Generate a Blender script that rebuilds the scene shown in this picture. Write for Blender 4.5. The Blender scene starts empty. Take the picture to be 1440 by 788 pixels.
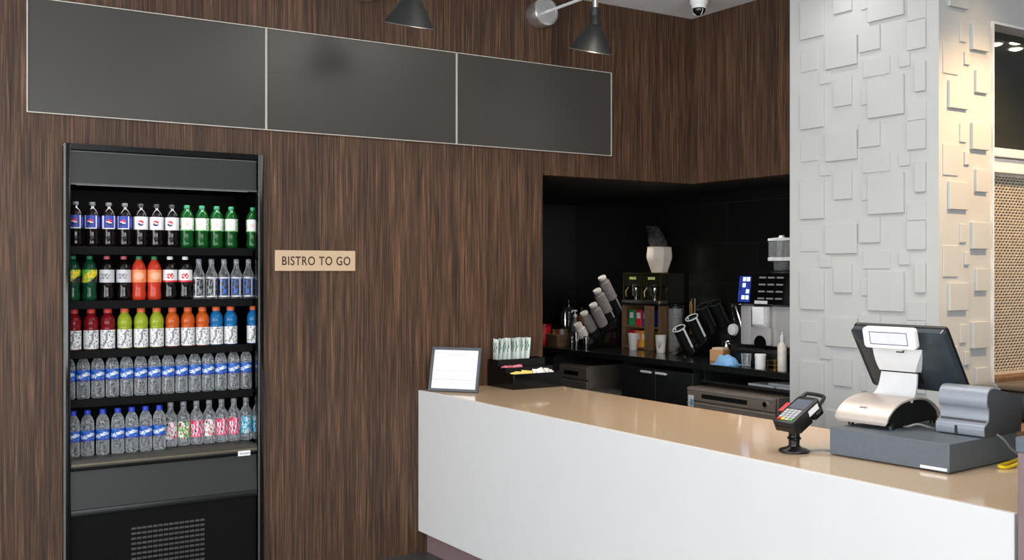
import bpy, bmesh, math, random
from mathutils import Vector, Matrix
random.seed(7)
SC = bpy.context.scene
COL = SC.collection
PI = math.pi

# ------------------------------------------------------------------ materials
def lin(c):
    c = c / 255.0
    return c / 12.92 if c <= 0.04045 else ((c + 0.055) / 1.055) ** 2.4
def rgb(r, g, b):
    return (lin(r), lin(g), lin(b), 1.0)

def M(name, col, rough=0.5, metal=0.0, trans=0.0, ior=1.45, var=0.10, scale=25.0, bump=0.0, coat=0.0, spec=0.5, emit=0.0, stretch=(1, 1, 1)):
    m = bpy.data.materials.new(name)
    m.use_nodes = True
    nt = m.node_tree
    b = nt.nodes['Principled BSDF']
    c = rgb(*col)
    tc = nt.nodes.new('ShaderNodeTexCoord')
    mp = nt.nodes.new('ShaderNodeMapping')
    mp.inputs['Scale'].default_value = stretch
    nt.links.new(tc.outputs['Object'], mp.inputs['Vector'])
    nz = nt.nodes.new('ShaderNodeTexNoise')
    nz.inputs['Scale'].default_value = scale
    nz.inputs['Detail'].default_value = 3
    nt.links.new(mp.outputs['Vector'], nz.inputs['Vector'])
    rp = nt.nodes.new('ShaderNodeValToRGB')
    rp.color_ramp.elements[0].position = 0.3
    rp.color_ramp.elements[1].position = 0.7
    rp.color_ramp.elements[0].color = tuple(x * (1 - var) for x in c[:3]) + (1,)
    rp.color_ramp.elements[1].color = tuple(min(1, x * (1 + var)) for x in c[:3]) + (1,)
    nt.links.new(nz.outputs['Fac'], rp.inputs['Fac'])
    nt.links.new(rp.outputs['Color'], b.inputs['Base Color'])
    b.inputs['Roughness'].default_value = rough
    b.inputs['Metallic'].default_value = metal
    b.inputs['IOR'].default_value = ior
    b.inputs['Specular IOR Level'].default_value = spec
    b.inputs['Transmission Weight'].default_value = trans
    b.inputs['Coat Weight'].default_value = coat
    b.inputs['Coat Roughness'].default_value = 0.05
    if emit:
        nt.links.new(rp.outputs['Color'], b.inputs['Emission Color'])
        b.inputs['Emission Strength'].default_value = emit
    if bump:
        bp = nt.nodes.new('ShaderNodeBump')
        bp.inputs['Strength'].default_value = bump
        bp.inputs['Distance'].default_value = 0.01
        nt.links.new(nz.outputs['Fac'], bp.inputs['Height'])
        nt.links.new(bp.outputs['Normal'], b.inputs['Normal'])
    return m

def wood_wall(name):
    """dark zebra-grain veneer, streaks running vertically, continuous over both wall directions"""
    m = bpy.data.materials.new(name)
    m.use_nodes = True
    nt = m.node_tree
    L = nt.links.new
    N = nt.nodes.new
    b = nt.nodes['Principled BSDF']
    tc = N('ShaderNodeTexCoord')
    sp = N('ShaderNodeSeparateXYZ')
    L(tc.outputs['Object'], sp.inputs[0])
    ad = N('ShaderNodeMath'); ad.operation = 'SUBTRACT'
    L(sp.outputs['X'], ad.inputs[0]); L(sp.outputs['Y'], ad.inputs[1])
    def streak(sx, sz, detail, dist=0.0, off=0.0):
        cb = N('ShaderNodeCombineXYZ')
        mx = N('ShaderNodeMath'); mx.operation = 'MULTIPLY'; mx.inputs[1].default_value = sx
        mz = N('ShaderNodeMath'); mz.operation = 'MULTIPLY'; mz.inputs[1].default_value = sz
        L(ad.outputs[0], mx.inputs[0]); L(sp.outputs['Z'], mz.inputs[0])
        L(mx.outputs[0], cb.inputs['X']); L(mz.outputs[0], cb.inputs['Y']); cb.inputs['Z'].default_value = off
        n = N('ShaderNodeTexNoise'); n.inputs['Scale'].default_value = 1.0
        n.inputs['Detail'].default_value = detail; n.inputs['Distortion'].default_value = dist
        L(cb.outputs[0], n.inputs['Vector'])
        return n
    def ramp(n, els):
        r = N('ShaderNodeValToRGB')
        e = r.color_ramp.elements
        e[0].position, e[0].color = els[0]
        e[1].position, e[1].color = els[-1]
        for p, c in els[1:-1]:
            x = e.new(p); x.color = c
        L(n.outputs['Fac'], r.inputs['Fac'])
        return r
    fine = streak(95, 2.2, 5, 0.25)
    r1 = ramp(fine, [(0.28, rgb(56, 41, 32)), (0.43, rgb(83, 62, 48)), (0.56, rgb(102, 77, 60)), (0.74, rgb(144, 112, 88))])
    tone = streak(9, 0.35, 3, 0.3, 5.0)
    r2 = ramp(tone, [(0.33, rgb(192, 184, 182)), (0.5, rgb(225, 214, 206)), (0.68, rgb(255, 244, 232))])
    mul = N('ShaderNodeMix'); mul.data_type = 'RGBA'; mul.blend_type = 'MULTIPLY'; mul.inputs['Factor'].default_value = 1.0
    L(r1.outputs['Color'], mul.inputs['A']); L(r2.outputs['Color'], mul.inputs['B'])
    red = streak(28, 0.9, 2, 0.2, 11.0)
    r3 = ramp(red, [(0.52, (0, 0, 0, 1)), (0.72, (0.75, 0.75, 0.75, 1))])
    mx = N('ShaderNodeMix'); mx.data_type = 'RGBA'
    L(r3.outputs['Color'], mx.inputs['Factor'])
    L(mul.outputs['Result'], mx.inputs['A'])
    mx.inputs['B'].default_value = rgb(112, 80, 58)
    hair = streak(240, 4.5, 2, 0.0, 3.0)
    r4 = ramp(hair, [(0.40, rgb(178, 178, 178)), (0.60, rgb(255, 255, 255))])
    mu2 = N('ShaderNodeMix'); mu2.data_type = 'RGBA'; mu2.blend_type = 'MULTIPLY'; mu2.inputs['Factor'].default_value = 0.9
    L(mx.outputs['Result'], mu2.inputs['A']); L(r4.outputs['Color'], mu2.inputs['B'])
    L(mu2.outputs['Result'], b.inputs['Base Color'])
    b.inputs['Roughness'].default_value = 0.55
    b.inputs['Specular IOR Level'].default_value = 0.35
    bp = N('ShaderNodeBump'); bp.inputs['Strength'].default_value = 0.12; bp.inputs['Distance'].default_value = 0.004
    L(fine.outputs['Fac'], bp.inputs['Height']); L(bp.outputs['Normal'], b.inputs['Normal'])
    return m

def tile_black(name):
    m = M(name, (22, 22, 21), rough=0.28, var=0.25, scale=2.0)
    nt = m.node_tree
    b = nt.nodes['Principled BSDF']
    tc = nt.nodes.new('ShaderNodeTexCoord')
    sp = nt.nodes.new('ShaderNodeSeparateXYZ'); nt.links.new(tc.outputs['Object'], sp.inputs[0])
    ad = nt.nodes.new('ShaderNodeMath'); nt.links.new(sp.outputs['X'], ad.inputs[0]); nt.links.new(sp.outputs['Y'], ad.inputs[1])
    cb = nt.nodes.new('ShaderNodeCombineXYZ'); nt.links.new(ad.outputs[0], cb.inputs['X']); nt.links.new(sp.outputs['Z'], cb.inputs['Y'])
    br = nt.nodes.new('ShaderNodeTexBrick')
    br.inputs['Scale'].default_value = 1.0
    br.inputs['Brick Width'].default_value = 0.6
    br.inputs['Row Height'].default_value = 0.3
    br.inputs['Mortar Size'].default_value = 0.002
    br.inputs['Color1'].default_value = rgb(20, 20, 19)
    br.inputs['Color2'].default_value = rgb(25, 25, 23)
    br.inputs['Mortar'].default_value = rgb(42, 42, 40)
    nt.links.new(cb.outputs[0], br.inputs['Vector'])
    nt.links.new(br.outputs['Color'], b.inputs['Base Color'])
    return m

WOOD = wood_wall('zebra_wood_veneer')
BTILE = tile_black('black_wall_tile')
PLASTER = M('warm_white_plaster', (178, 179, 177), 0.75, var=0.02, scale=6)
CEIL = M('ceiling_paint', (236, 237, 239), 0.9, var=0.02, scale=4)
FLOOR = M('dark_stone_floor', (74, 72, 72), 0.35, var=0.25, scale=5)
ROOM = M('room_grey_paint', (120, 116, 112), 0.9, var=0.05, scale=2)
WHITE_LAM = M('white_laminate', (216, 214, 212), 0.45, var=0.012, scale=5)
QUARTZ = M('beige_polished_quartz', (206, 180, 150), 0.09, var=0.05, scale=90, spec=0.6)
KICK = M('mauve_kick_laminate', (128, 106, 106), 0.5, var=0.06, scale=14)
BLACK = M('black_satin_plastic', (20, 21, 21), 0.38)
BLACKG = M('black_gloss_plastic', (12, 12, 13), 0.12)
BLACKM = M('black_powder_coat', (30, 32, 31), 0.5, var=0.12)
CHAR = M('charcoal_panel', (52, 54, 53), 0.42, var=0.06, scale=8)
MENU = M('satin_charcoal_menu_board', (64, 61, 57), 0.30, var=0.04, scale=3)
ALU = M('brushed_aluminium', (190, 188, 182), 0.35, metal=1.0, stretch=(1, 1, 30))
CHROME = M('polished_chrome', (214, 214, 212), 0.16, metal=1.0, var=0.03)
STEEL = M('stainless_steel', (176, 174, 170), 0.32, metal=1.0, var=0.08)
SILVERP = M('silver_plastic', (214, 213, 213), 0.35, var=0.02)
WARMSILVER = M('warm_silver_plastic', (205, 192, 182), 0.33, metal=0.25, var=0.03)
GREYBLUE = M('slate_grey_metal', (92, 100, 107), 0.45, var=0.05, scale=60)
PRINTG = M('grey_printer_plastic', (142, 148, 156), 0.35, metal=0.2, var=0.04)
PRINTD = M('dark_grey_printer_plastic', (66, 68, 71), 0.5, var=0.05)
SCRB = M('dark_blue_grey_plastic', (50, 57, 62), 0.26, var=0.06)
WHITE = M('white_plastic', (236, 236, 236), 0.4, var=0.015)
PAPER = M('white_paper', (242, 241, 240), 0.8, var=0.02)
GREYINK = M('grey_print', (176, 172, 176), 0.8)
PINKINK = M('pale_pink_print', (222, 196, 200), 0.8)
BLUEINK = M('pale_blue_print', (190, 202, 222), 0.8)
TAN = M('tan_metallic_plaque', (206, 178, 146), 0.42, metal=0.15, var=0.05, scale=120)
DKBROWN = M('dark_brown_letters', (62, 42, 26), 0.6)
FRAMEG = M('grey_frame', (72, 75, 82), 0.4)
GLASSDK = M('dark_smoked_glass', (46, 48, 45), 0.02, var=0.1, spec=0.7)
CLEAR = M('clear_bottle_plastic', (242, 246, 249), 0.03, trans=0.96, ior=1.33, var=0.01)
CLEARG = M('clear_glass', (238, 242, 242), 0.03, trans=0.96, ior=1.4, var=0.01)
CLEARP = M('clear_acrylic', (225, 228, 228), 0.1, trans=0.85, ior=1.2, var=0.02)
COLA = M('dark_cola', (16, 10, 8), 0.08, var=0.1)
GREENB = M('green_bottle_plastic', (22, 96, 36), 0.08, trans=0.45, ior=1.35, var=0.06)
GREEND = M('deep_green_bottle_plastic', (24, 82, 52), 0.08, trans=0.35, ior=1.35, var=0.06)
REDDRK = M('orange_red_drink', (206, 62, 40), 0.1, trans=0.15, ior=1.33, var=0.05)
CRIMSON = M('crimson_drink', (132, 22, 32), 0.1, trans=0.2, ior=1.33, var=0.05)
LIME = M('lime_drink', (164, 178, 48), 0.1, trans=0.2, ior=1.33, var=0.05)
ORANGE = M('orange_drink', (206, 92, 34), 0.1, trans=0.2, ior=1.33, var=0.05)
BLUED = M('blue_drink', (30, 112, 172), 0.1, trans=0.2, ior=1.33, var=0.05)
LBLUE = M('label_blue', (52, 66, 160), 0.45)
LWATER = M('label_water_blue', (30, 88, 178), 0.4)
LWHITE = M('label_white', (232, 230, 230), 0.45, var=0.03)
LSILVER = M('label_silver', (205, 203, 205), 0.35, var=0.05)
LRED = M('label_red', (204, 36, 46), 0.45)
LPINK = M('label_pink', (226, 96, 142), 0.45)
LNAVY = M('label_navy', (24, 34, 92), 0.45)
LYEL = M('label_yellow', (232, 204, 40), 0.45)
LORG = M('label_orange', (236, 134, 84), 0.45)
LGRN = M('label_green', (96, 172, 62), 0.45)
LCYAN = M('label_cyan', (84, 182, 214), 0.45)
LGREY = M('label_grey', (132, 134, 138), 0.45)
LDARK = M('label_dark', (34, 38, 42), 0.45)
CORANGE = M('orange_cap', (224, 104, 62), 0.45)
CBLUE = M('blue_cap', (42, 66, 190), 0.45)
CPINK = M('pink_cap', (196, 96, 108), 0.45)
CGREEN = M('green_cap', (44, 128, 88), 0.45)
CGREY = M('grey_cap', (150, 150, 152), 0.45)
TANWOOD = M('brown_rack_wood', (112, 84, 60), 0.6, var=0.25, scale=10, stretch=(6, 6, 0.6))
STICK = M('bamboo_stick', (150, 116, 74), 0.7, var=0.15)
GREYCUP = M('grey_printed_paper_cup', (148, 140, 136), 0.7, var=0.12, scale=160)
WCUP = M('white_paper_cup', (226, 220, 212), 0.65, var=0.03)
RED = M('red_plastic', (176, 24, 32), 0.4)
BLUECL = M('light_blue_cloth', (126, 176, 222), 0.85, var=0.1, scale=40, bump=0.3)
KRAFT = M('kraft_brown_card', (196, 148, 104), 0.8)
GOLD = M('gold_wire', (190, 158, 88), 0.3, metal=1.0)
BREW = M('brewer_dark_olive', (40, 38, 28), 0.3, metal=0.4, var=0.2)
BRASS = M('brass_trim', (150, 134, 90), 0.35, metal=1.0)
CARTG = M('brown_grey_steel', (138, 126, 116), 0.42, metal=0.2, var=0.08, scale=12)
CARTD = M('recess_black', (10, 10, 10), 0.6)
YEL = M('yellow_packet_paper', (238, 216, 120), 0.7, var=0.04)
PINK = M('pink_packet_paper', (228, 128, 150), 0.7, var=0.05)
MINT = M('pale_mint_packet_paper', (222, 232, 226), 0.7, var=0.04)
GPRINT = M('green_packet_print', (96, 140, 128), 0.7)
CABLEY = M('yellow_cable', (240, 206, 30), 0.5)
CABLEG = M('grey_cable', (120, 120, 116), 0.5)
BEANBAG = M('smoky_film_bag', (86, 84, 80), 0.25, trans=0.35, ior=1.2, var=0.5, scale=40, bump=0.5)
BEIGEM = M('beige_expanded_metal', (214, 203, 186), 0.45, metal=0.2, var=0.12)
BACKSHADE = M('woven_brown_backing', (58, 48, 38), 0.8, var=0.75, scale=11, stretch=(1, 1, 2.2))
SCREENON = M('lit_blue_screen', (36, 52, 130), 0.2, emit=0.6, var=0.35, scale=30)
SCREENW = M('lit_screen_icons', (205, 215, 245), 0.2, emit=0.9, var=0.05)
SCREENG = M('grey_lcd', (92, 98, 110), 0.12, var=0.1)
DISPW = M('pale_lcd', (225, 226, 236), 0.25, var=0.02)
LAMPON = M('downlight_diffuser', (255, 236, 205), 0.4, emit=45.0, var=0.0)
FRIDGEIN = M('cooler_liner_black', (8, 8, 8), 0.6, spec=0.15, var=0.1)
FRIDGEG = M('cooler_grey_panel', (36, 38, 36), 0.42, var=0.05, scale=4)
DECKG = M('cooler_deck_taupe', (60, 57, 50), 0.38, var=0.08, scale=10)

COFSTEEL = M('satin_silver_front', (186, 182, 182), 0.35, metal=0.25, var=0.04)
MTRIM = M('pale_edge_trim', (206, 200, 190), 0.4, metal=0.2)
def paint_rim_glints(m, scale, amount):
    """clear plastic or glass: bright refracting edges and speckled glints painted in as pale colour"""
    nt = m.node_tree
    N = nt.nodes.new; L = nt.links.new
    out = [n for n in nt.nodes if n.type == 'OUTPUT_MATERIAL'][0]
    b = nt.nodes['Principled BSDF']
    lw = N('ShaderNodeLayerWeight'); lw.inputs['Blend'].default_value = 0.4
    pw = N('ShaderNodeMath'); pw.operation = 'POWER'; pw.inputs[1].default_value = 1.8
    L(lw.outputs['Facing'], pw.inputs[0])
    tc = N('ShaderNodeTexCoord')
    vz = N('ShaderNodeTexVoronoi'); vz.inputs['Scale'].default_value = scale
    mp = N('ShaderNodeMapping'); mp.inputs['Scale'].default_value = (1, 1, 0.7)
    L(tc.outputs['Object'], mp.inputs[0]); L(mp.outputs[0], vz.inputs['Vector'])
    rp = N('ShaderNodeValToRGB')
    rp.color_ramp.elements[0].position = 0.35; rp.color_ramp.elements[0].color = (0, 0, 0, 1)
    rp.color_ramp.elements[1].position = 0.75; rp.color_ramp.elements[1].color = (amount,) * 3 + (1,)
    L(vz.outputs['Distance'], rp.inputs['Fac'])
    ad = N('ShaderNodeMath'); ad.operation = 'ADD'; ad.use_clamp = True
    L(pw.outputs[0], ad.inputs[0]); L(rp.outputs['Color'], ad.inputs[1])
    df = N('ShaderNodeBsdfPrincipled')
    df.inputs['Base Color'].default_value = rgb(235, 240, 243); df.inputs['Roughness'].default_value = 0.15
    mx = N('ShaderNodeMixShader')  # blends the painted pale edges and glints over the clear shader
    L(ad.outputs[0], mx.inputs[0]); L(b.outputs[0], mx.inputs[1]); L(df.outputs[0], mx.inputs[2])
    L(mx.outputs[0], out.inputs['Surface'])
paint_rim_glints(CLEAR, 120, 0.22)
paint_rim_glints(CLEARG, 60, 0.12)
# ------------------------------------------------------------------ mesh helpers
def T(x, y, z): return Matrix.Translation((x, y, z))
def R(a, ax): return Matrix.Rotation(a, 4, ax)
I4 = Matrix.Identity(4)

def addf(bm, vs, mi=0):
    try:
        f = bm.faces.new(vs); f.material_index = mi
        return f
    except ValueError:
        return None

def box(bm, x0, x1, y0, y1, z0, z1, mi=0, bev=0.0, seg=2, mat=I4):
    cs = [(x0, y0, z0), (x1, y0, z0), (x1, y1, z0), (x0, y1, z0), (x0, y0, z1), (x1, y0, z1), (x1, y1, z1), (x0, y1, z1)]
    v = [bm.verts.new(mat @ Vector(c)) for c in cs]
    fs = [addf(bm, [v[i] for i in q], mi) for q in ((3, 2, 1, 0), (4, 5, 6, 7), (0, 1, 5, 4), (1, 2, 6, 5), (2, 3, 7, 6), (3, 0, 4, 7))]
    if bev > 0:
        es = list({e for f in fs for e in f.edges})
        r = bmesh.ops.bevel(bm, geom=es, offset=bev, segments=seg, profile=0.5, affect='EDGES')
        for f in r['faces']:
            f.material_index = mi

def prism(bm, pts, t0, t1, plane='xz', mi=0, mat=I4, bev=0.0, seg=2):
    """polygon pts in a plane, extruded along the third axis from t0 to t1"""
    def P(p, t):
        if plane == 'xz': return Vector((p[0], t, p[1]))
        if plane == 'yz': return Vector((t, p[0], p[1]))
        return Vector((p[0], p[1], t))
    a = [bm.verts.new(mat @ P(p, t0)) for p in pts]
    b = [bm.verts.new(mat @ P(p, t1)) for p in pts]
    n = len(pts)
    fs = [addf(bm, a[::-1], mi), addf(bm, b, mi)]
    for i in range(n):
        fs.append(addf(bm, [a[i], a[(i + 1) % n], b[(i + 1) % n], b[i]], mi))
    fs = [f for f in fs if f]
    bmesh.ops.recalc_face_normals(bm, faces=fs)
    if bev > 0:
        es = list({e for f in fs for e in f.edges})
        r = bmesh.ops.bevel(bm, geom=es, offset=bev, segments=seg, profile=0.5, affect='EDGES')
        for f in r['faces']:
            f.material_index = mi

def lathe(bm, prof, n=24, mat=I4, mi=0, fmi=None, cap0=True, cap1=True):
    rings = []
    for r, z in prof:
        if r < 1e-6:
            rings.append([bm.verts.new(mat @ Vector((0, 0, z)))])
        else:
            rings.append([bm.verts.new(mat @ Vector((r * math.cos(2 * PI * i / n), r * math.sin(2 * PI * i / n), z))) for i in range(n)])
    for k in range(len(rings) - 1):
        a, b = rings[k], rings[k + 1]
        for i in range(n):
            j = (i + 1) % n
            m = fmi(k, i) if fmi else mi
            if len(a) == 1 and len(b) == 1: continue
            if len(a) == 1: addf(bm, [a[0], b[j], b[i]], m)
            elif len(b) == 1: addf(bm, [a[i], a[j], b[0]], m)
            else: addf(bm, [a[i], a[j], b[j], b[i]], m)
    if cap0 and len(rings[0]) > 1: addf(bm, rings[0][::-1], mi)
    if cap1 and len(rings[-1]) > 1: addf(bm, rings[-1], mi)

def tube(bm, pts, r, n=8, mi=0, closed=False):
    pts = [Vector(p) for p in pts]
    rad = r if isinstance(r, (list, tuple)) else [r] * len(pts)
    rings = []
    up = None
    N = len(pts)
    for i, p in enumerate(pts):
        if closed: d = pts[(i + 1) % N] - pts[i - 1]
        else: d = pts[min(i + 1, N - 1)] - pts[max(i - 1, 0)]
        d.normalize()
        if up is None:
            up = Vector((0, 0, 1)) if abs(d.z) < 0.9 else Vector((1, 0, 0))
        s = d.cross(up)
        if s.length < 1e-5: s = d.cross(Vector((0.3, 0.9, 0.2)))
        s.normalize(); up = s.cross(d).normalized()
        rings.append([bm.verts.new(p + rad[i] * (math.cos(2 * PI * k / n) * s + math.sin(2 * PI * k / n) * up)) for k in range(n)])
    for i in range(N if closed else N - 1):
        a, b = rings[i], rings[(i + 1) % N]
        for k in range(n):
            addf(bm, [a[k], a[(k + 1) % n], b[(k + 1) % n], b[k]], mi)
    if not closed:
        addf(bm, rings[0][::-1], mi); addf(bm, rings[-1], mi)

def rrect(x0, x1, y0, y1, r, n=5):
    out = []
    for cx, cy, a0 in ((x1 - r, y0 + r, -PI / 2), (x1 - r, y1 - r, 0), (x0 + r, y1 - r, PI / 2), (x0 + r, y0 + r, PI)):
        for i in range(n + 1):
            a = a0 + PI / 2 * i / n
            out.append((cx + r * math.cos(a), cy + r * math.sin(a)))
    return out

def spline(pts, k=6):
    out = []
    P = [Vector(p) for p in pts]
    for i in range(len(P) - 1):
        p0, p1, p2, p3 = P[max(i - 1, 0)], P[i], P[i + 1], P[min(i + 2, len(P) - 1)]
        for j in range(k):
            t = j / k
            out.append(0.5 * ((2 * p1) + (-p0 + p2) * t + (2 * p0 - 5 * p1 + 4 * p2 - p3) * t * t + (-p0 + 3 * p1 - 3 * p2 + p3) * t ** 3))
    out.append(P[-1])
    return out

def obj(name, bm, mats, parent=None, smooth=35):
    me = bpy.data.meshes.new(name)
    bmesh.ops.recalc_face_normals(bm, faces=bm.faces)
    bm.to_mesh(me); bm.free()
    for m in (mats if isinstance(mats, (list, tuple)) else [mats]):
        me.materials.append(m)
    if smooth:
        for p in me.polygons: p.use_smooth = True
        me.set_sharp_from_angle(angle=math.radians(smooth))
    o = bpy.data.objects.new(name, me)
    COL.objects.link(o)
    if parent is not None: o.parent = parent
    return o

def bmnew(): return bmesh.new()

def tag(o, label=None, cat=None, group=None, kind=None):
    if label: o['label'] = label
    if cat: o['category'] = cat
    if group: o['group'] = group
    if kind: o['kind'] = kind
    return o

def thing(name, label, cat, loc=(0, 0, 0), rz=0.0, group=None):
    o = bpy.data.objects.new(name, None)
    o.empty_display_size = 0.05
    COL.objects.link(o)
    o.location = loc; o.rotation_euler = (0, 0, rz)
    return tag(o, label, cat, group)

def struct(name, bm, mats, smooth=0):
    return tag(obj(name, bm, mats, None, smooth), kind='structure')

def one(name, fn, mats, parent=None, smooth=35):
    bm = bmnew(); fn(bm)
    return obj(name, bm, mats, parent, smooth)

def dup(root, loc, rz=None, label=None, group=None):
    r = root.copy(); COL.objects.link(r); r.location = loc
    if rz is not None: r.rotation_euler = (0, 0, rz)
    if label: r['label'] = label
    if group: r['group'] = group
    for ch in list(root.children):
        c = ch.copy(); COL.objects.link(c); c.parent = r
        for g in list(ch.children):
            d = g.copy(); COL.objects.link(d); d.parent = c
    return r

ORD = ['leftmost', 'second', 'third', 'fourth', 'fifth', 'sixth', 'seventh', 'eighth', 'ninth', 'tenth', 'eleventh', 'twelfth', 'thirteenth', 'fourteenth', 'fifteenth']
def nth(i): return ORD[i] if i == 0 else ORD[i] + ' from left'

# ------------------------------------------------------------------ key dimensions (metres)
WY = 5.224          # face of the wood wall
CZ = 3.289          # ceiling
NZ = 2.18           # soffit of the niche
FX0, FX1 = 0.862, 1.824   # cooler opening
NX0, NX1 = 3.583, 4.80    # niche opening in the wood wall / bulkhead face
BXF = 2.731         # front of the bar
CT = 0.92           # bar top height
BZ = 0.98           # back counter height

# ------------------------------------------------------------------ the setting
bm = bmnew(); box(bm, -3.6, 9, -4.1, 7.7, -0.1, 0); struct('floor', bm, FLOOR)
bm = bmnew(); box(bm, -3.6, 9, -4.1, 7.7, CZ, CZ + 0.1); struct('ceiling', bm, CEIL)
bm = bmnew()
box(bm, -3.5, FX0, WY, WY + 0.05, 0, CZ)
box(bm, FX0, FX1, WY, WY + 0.05, 2.195, CZ)
box(bm, FX1, NX0, WY, WY + 0.05, 0, CZ); box(bm, NX0 - 0.1, NX0, WY + 0.05, WY + 0.12, 0, NZ)
box(bm, NX0, NX1 + 0.1, WY, WY + 0.12, NZ, CZ)
struct('wall_back', bm, WOOD)
bm = bmnew(); box(bm, NX1, NX1 + 0.1, 4.05, WY, NZ, CZ); struct('wall_bulkhead', bm, WOOD)
# dark niche behind
bm = bmnew(); box(bm, NX0 - 0.1, 5.62, 7.5, 7.6, 0, NZ + 0.1); struct('wall_niche_back', bm, BTILE)
bm = bmnew(); box(bm, 5.5, 5.62, 3.9, 7.5, 0, NZ + 0.1); struct('wall_niche_right', bm, BTILE)
bm = bmnew(); box(bm, NX0 - 0.1, NX0, WY + 0.12, 7.5, 0, NZ + 0.1); struct('wall_niche_left', bm, BTILE)
bm = bmnew(); box(bm, NX0 - 0.1, 5.62, WY + 0.12, 7.6, NZ, NZ + 0.1); box(bm, NX1 + 0.1, 5.62, 4.05, WY + 0.12, NZ, NZ + 0.1); struct('ceiling_niche', bm, BLACKM)

# relief-tiled pillar and pass wall
RY = 3.14
OX0 = 4.93
bm = bmnew()
box(bm, 4.5, OX0, RY, 4.09, 0, CZ)
box(bm, OX0, 5.62, RY + 0.3, 4.09, 0, CZ)
box(bm, OX0, 8.9, RY, RY + 0.3, 0, 0.99)
box(bm, OX0, 8.9, RY, RY + 0.3, 2.87, CZ)
box(bm, 6.6, 8.9, RY, RY + 0.3, 0.99, 2.87)
box(bm, 5.62, 8.9, RY + 0.3, RY + 0.4, 0.99, 2.87)
left_rects = [(3.843, 4.008, 2.381, 2.593, .012), (3.621, 3.831, 2.687, 2.842, .014), (3.479, 3.61, 2.741, 2.868, .011), (3.333, 3.552, 2.388, 2.591, .015),
              (3.209, 3.317, 2.7, 2.842, .012), (3.656, 3.776, 2.477, 2.628, .011), (3.8, 3.874, 2.613, 2.683, .007), (3.209, 3.270, 2.486, 2.634, .014),
              (3.302, 3.365, 2.624, 2.688, .008), (3.419, 3.587, 2.605, 2.70, .006), (3.887, 4.008, 2.701, 2.816, .005), (3.552, 3.598, 2.464, 2.553, .006), (3.21, 3.317, 2.347, 2.442, .006)]
for y0, y1, z0, z1, d in left_rects:
    for k in range(-5, 3):
        a, b_ = z0 + 0.5 * k, min(z1 + 0.5 * k, CZ - 0.002)
        if a < 0.02 or a > CZ - 0.03: continue
        box(bm, 4.5 - d * 0.95, 4.501, y0, y1, a, b_, bev=0.002, seg=1)
right_rects = [(4.786, 4.888, 1.493, 1.606, .016), (4.751, 4.888, 1.705, 1.839, .020), (4.664, 4.716, 1.735, 1.829, .008), (4.568, 4.72, 1.398, 1.535, .016), (4.70, 4.742, 1.624, 1.690, .010), (4.53, 4.65, 1.565, 1.72, .006)]
for x0, x1, z0, z1, d in right_rects:
    for k in range(-3, 4):
        a, b_ = z0 + 0.5 * k, min(z1 + 0.5 * k, CZ - 0.002)
        if a < 0.02 or a > CZ - 0.03: continue
        box(bm, x0, x1, RY - d, RY + 0.001, a, b_, bev=0.002, seg=1)
struct('wall_column', bm, PLASTER)

# pass-through opening: dark glass over a ledge over an expanded-metal screen
w = bpy.data.objects.new('window_1', None); COL.objects.link(w); w.location = (OX0, RY, 0); tag(w, kind='structure')
def _f(bm):
    box(bm, 0, 0.012, -0.012, 0.28, 0.99, 2.858)
    box(bm, 0, 1.67, -0.012, 0.28, 2.858, 2.87)
one('window_frame', _f, SILVERP, w, 0)
one('window_glass', lambda bm: box(bm, 0.012, 1.67, 0.09, 0.10, 2.235, 2.858), GLASSDK, w, 0)
def _f(bm):
    box(bm, 0.012, 1.67, 0.03, 0.28, 2.19, 2.235, bev=.004)
    box(bm, 0.012, 1.67, 0.055, 0.28, 2.135, 2.185, bev=.003)
    box(bm, 0.012, 1.67, 0.02, 0.28, 2.105, 2.13, bev=.004)
one('window_ledge', _f, SILVERP, w, 20)
one('window_sill', lambda bm: box(bm, 0.012, 1.67, -0.03, 0.28, 0.992, 1.05, bev=.004), TANWOOD, w, 20)
one('window_backing', lambda bm: box(bm, 0.012, 1.67, 0.2, 0.21, 1.05, 2.105), BACKSHADE, w, 0)
scr = thing('mesh_screen', 'beige expanded metal screen filling the pass opening beside the textured pillar', 'screen', (OX0 + 0.012, RY + 0.07, 1.05))
def lattice(bm):
    W, H, px, pz = 1.65, 1.05, 0.030, 0.0155
    nx, nz = int(W / px), int(H / pz)
    t = 0.0034
    for i in range(nx):
        for j in range(nz):
            x = i * px + (px / 2 if j % 2 else 0)
            z = j * pz
            for sx in (-1, 1):
                a = Vector((x, 0, z)); b = Vector((x + sx * px / 2, 0, z + pz))
                d = (b - a).normalized(); s = Vector((-d.z, 0, d.x)) * t
                o = Vector((0, 0.004, 0))
                v = [bm.verts.new(p) for p in (a + s, b + s, b - s, a - s, a + s + o, b + s + o, b - s + o, a - s + o)]
                for q in ((0, 1, 2, 3), (7, 6, 5, 4), (0, 4, 5, 1), (2, 6, 7, 3)):
                    addf(bm, [v[k] for k in q])
one('mesh', lattice, BEIGEM, scr, 0)
def _f(bm):
    box(bm, 0, 1.656, -0.008, 0.012, 1.04, 1.055); box(bm, 0, 1.656, -0.008, 0.012, 0, 0.015); box(bm, 1.642, 1.656, -0.008, 0.012, 0.015, 1.04); box(bm, 0, 0.014, -0.008, 0.012, 0.015, 1.04)
one('screen_frame', _f, BEIGEM, scr, 0)

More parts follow.
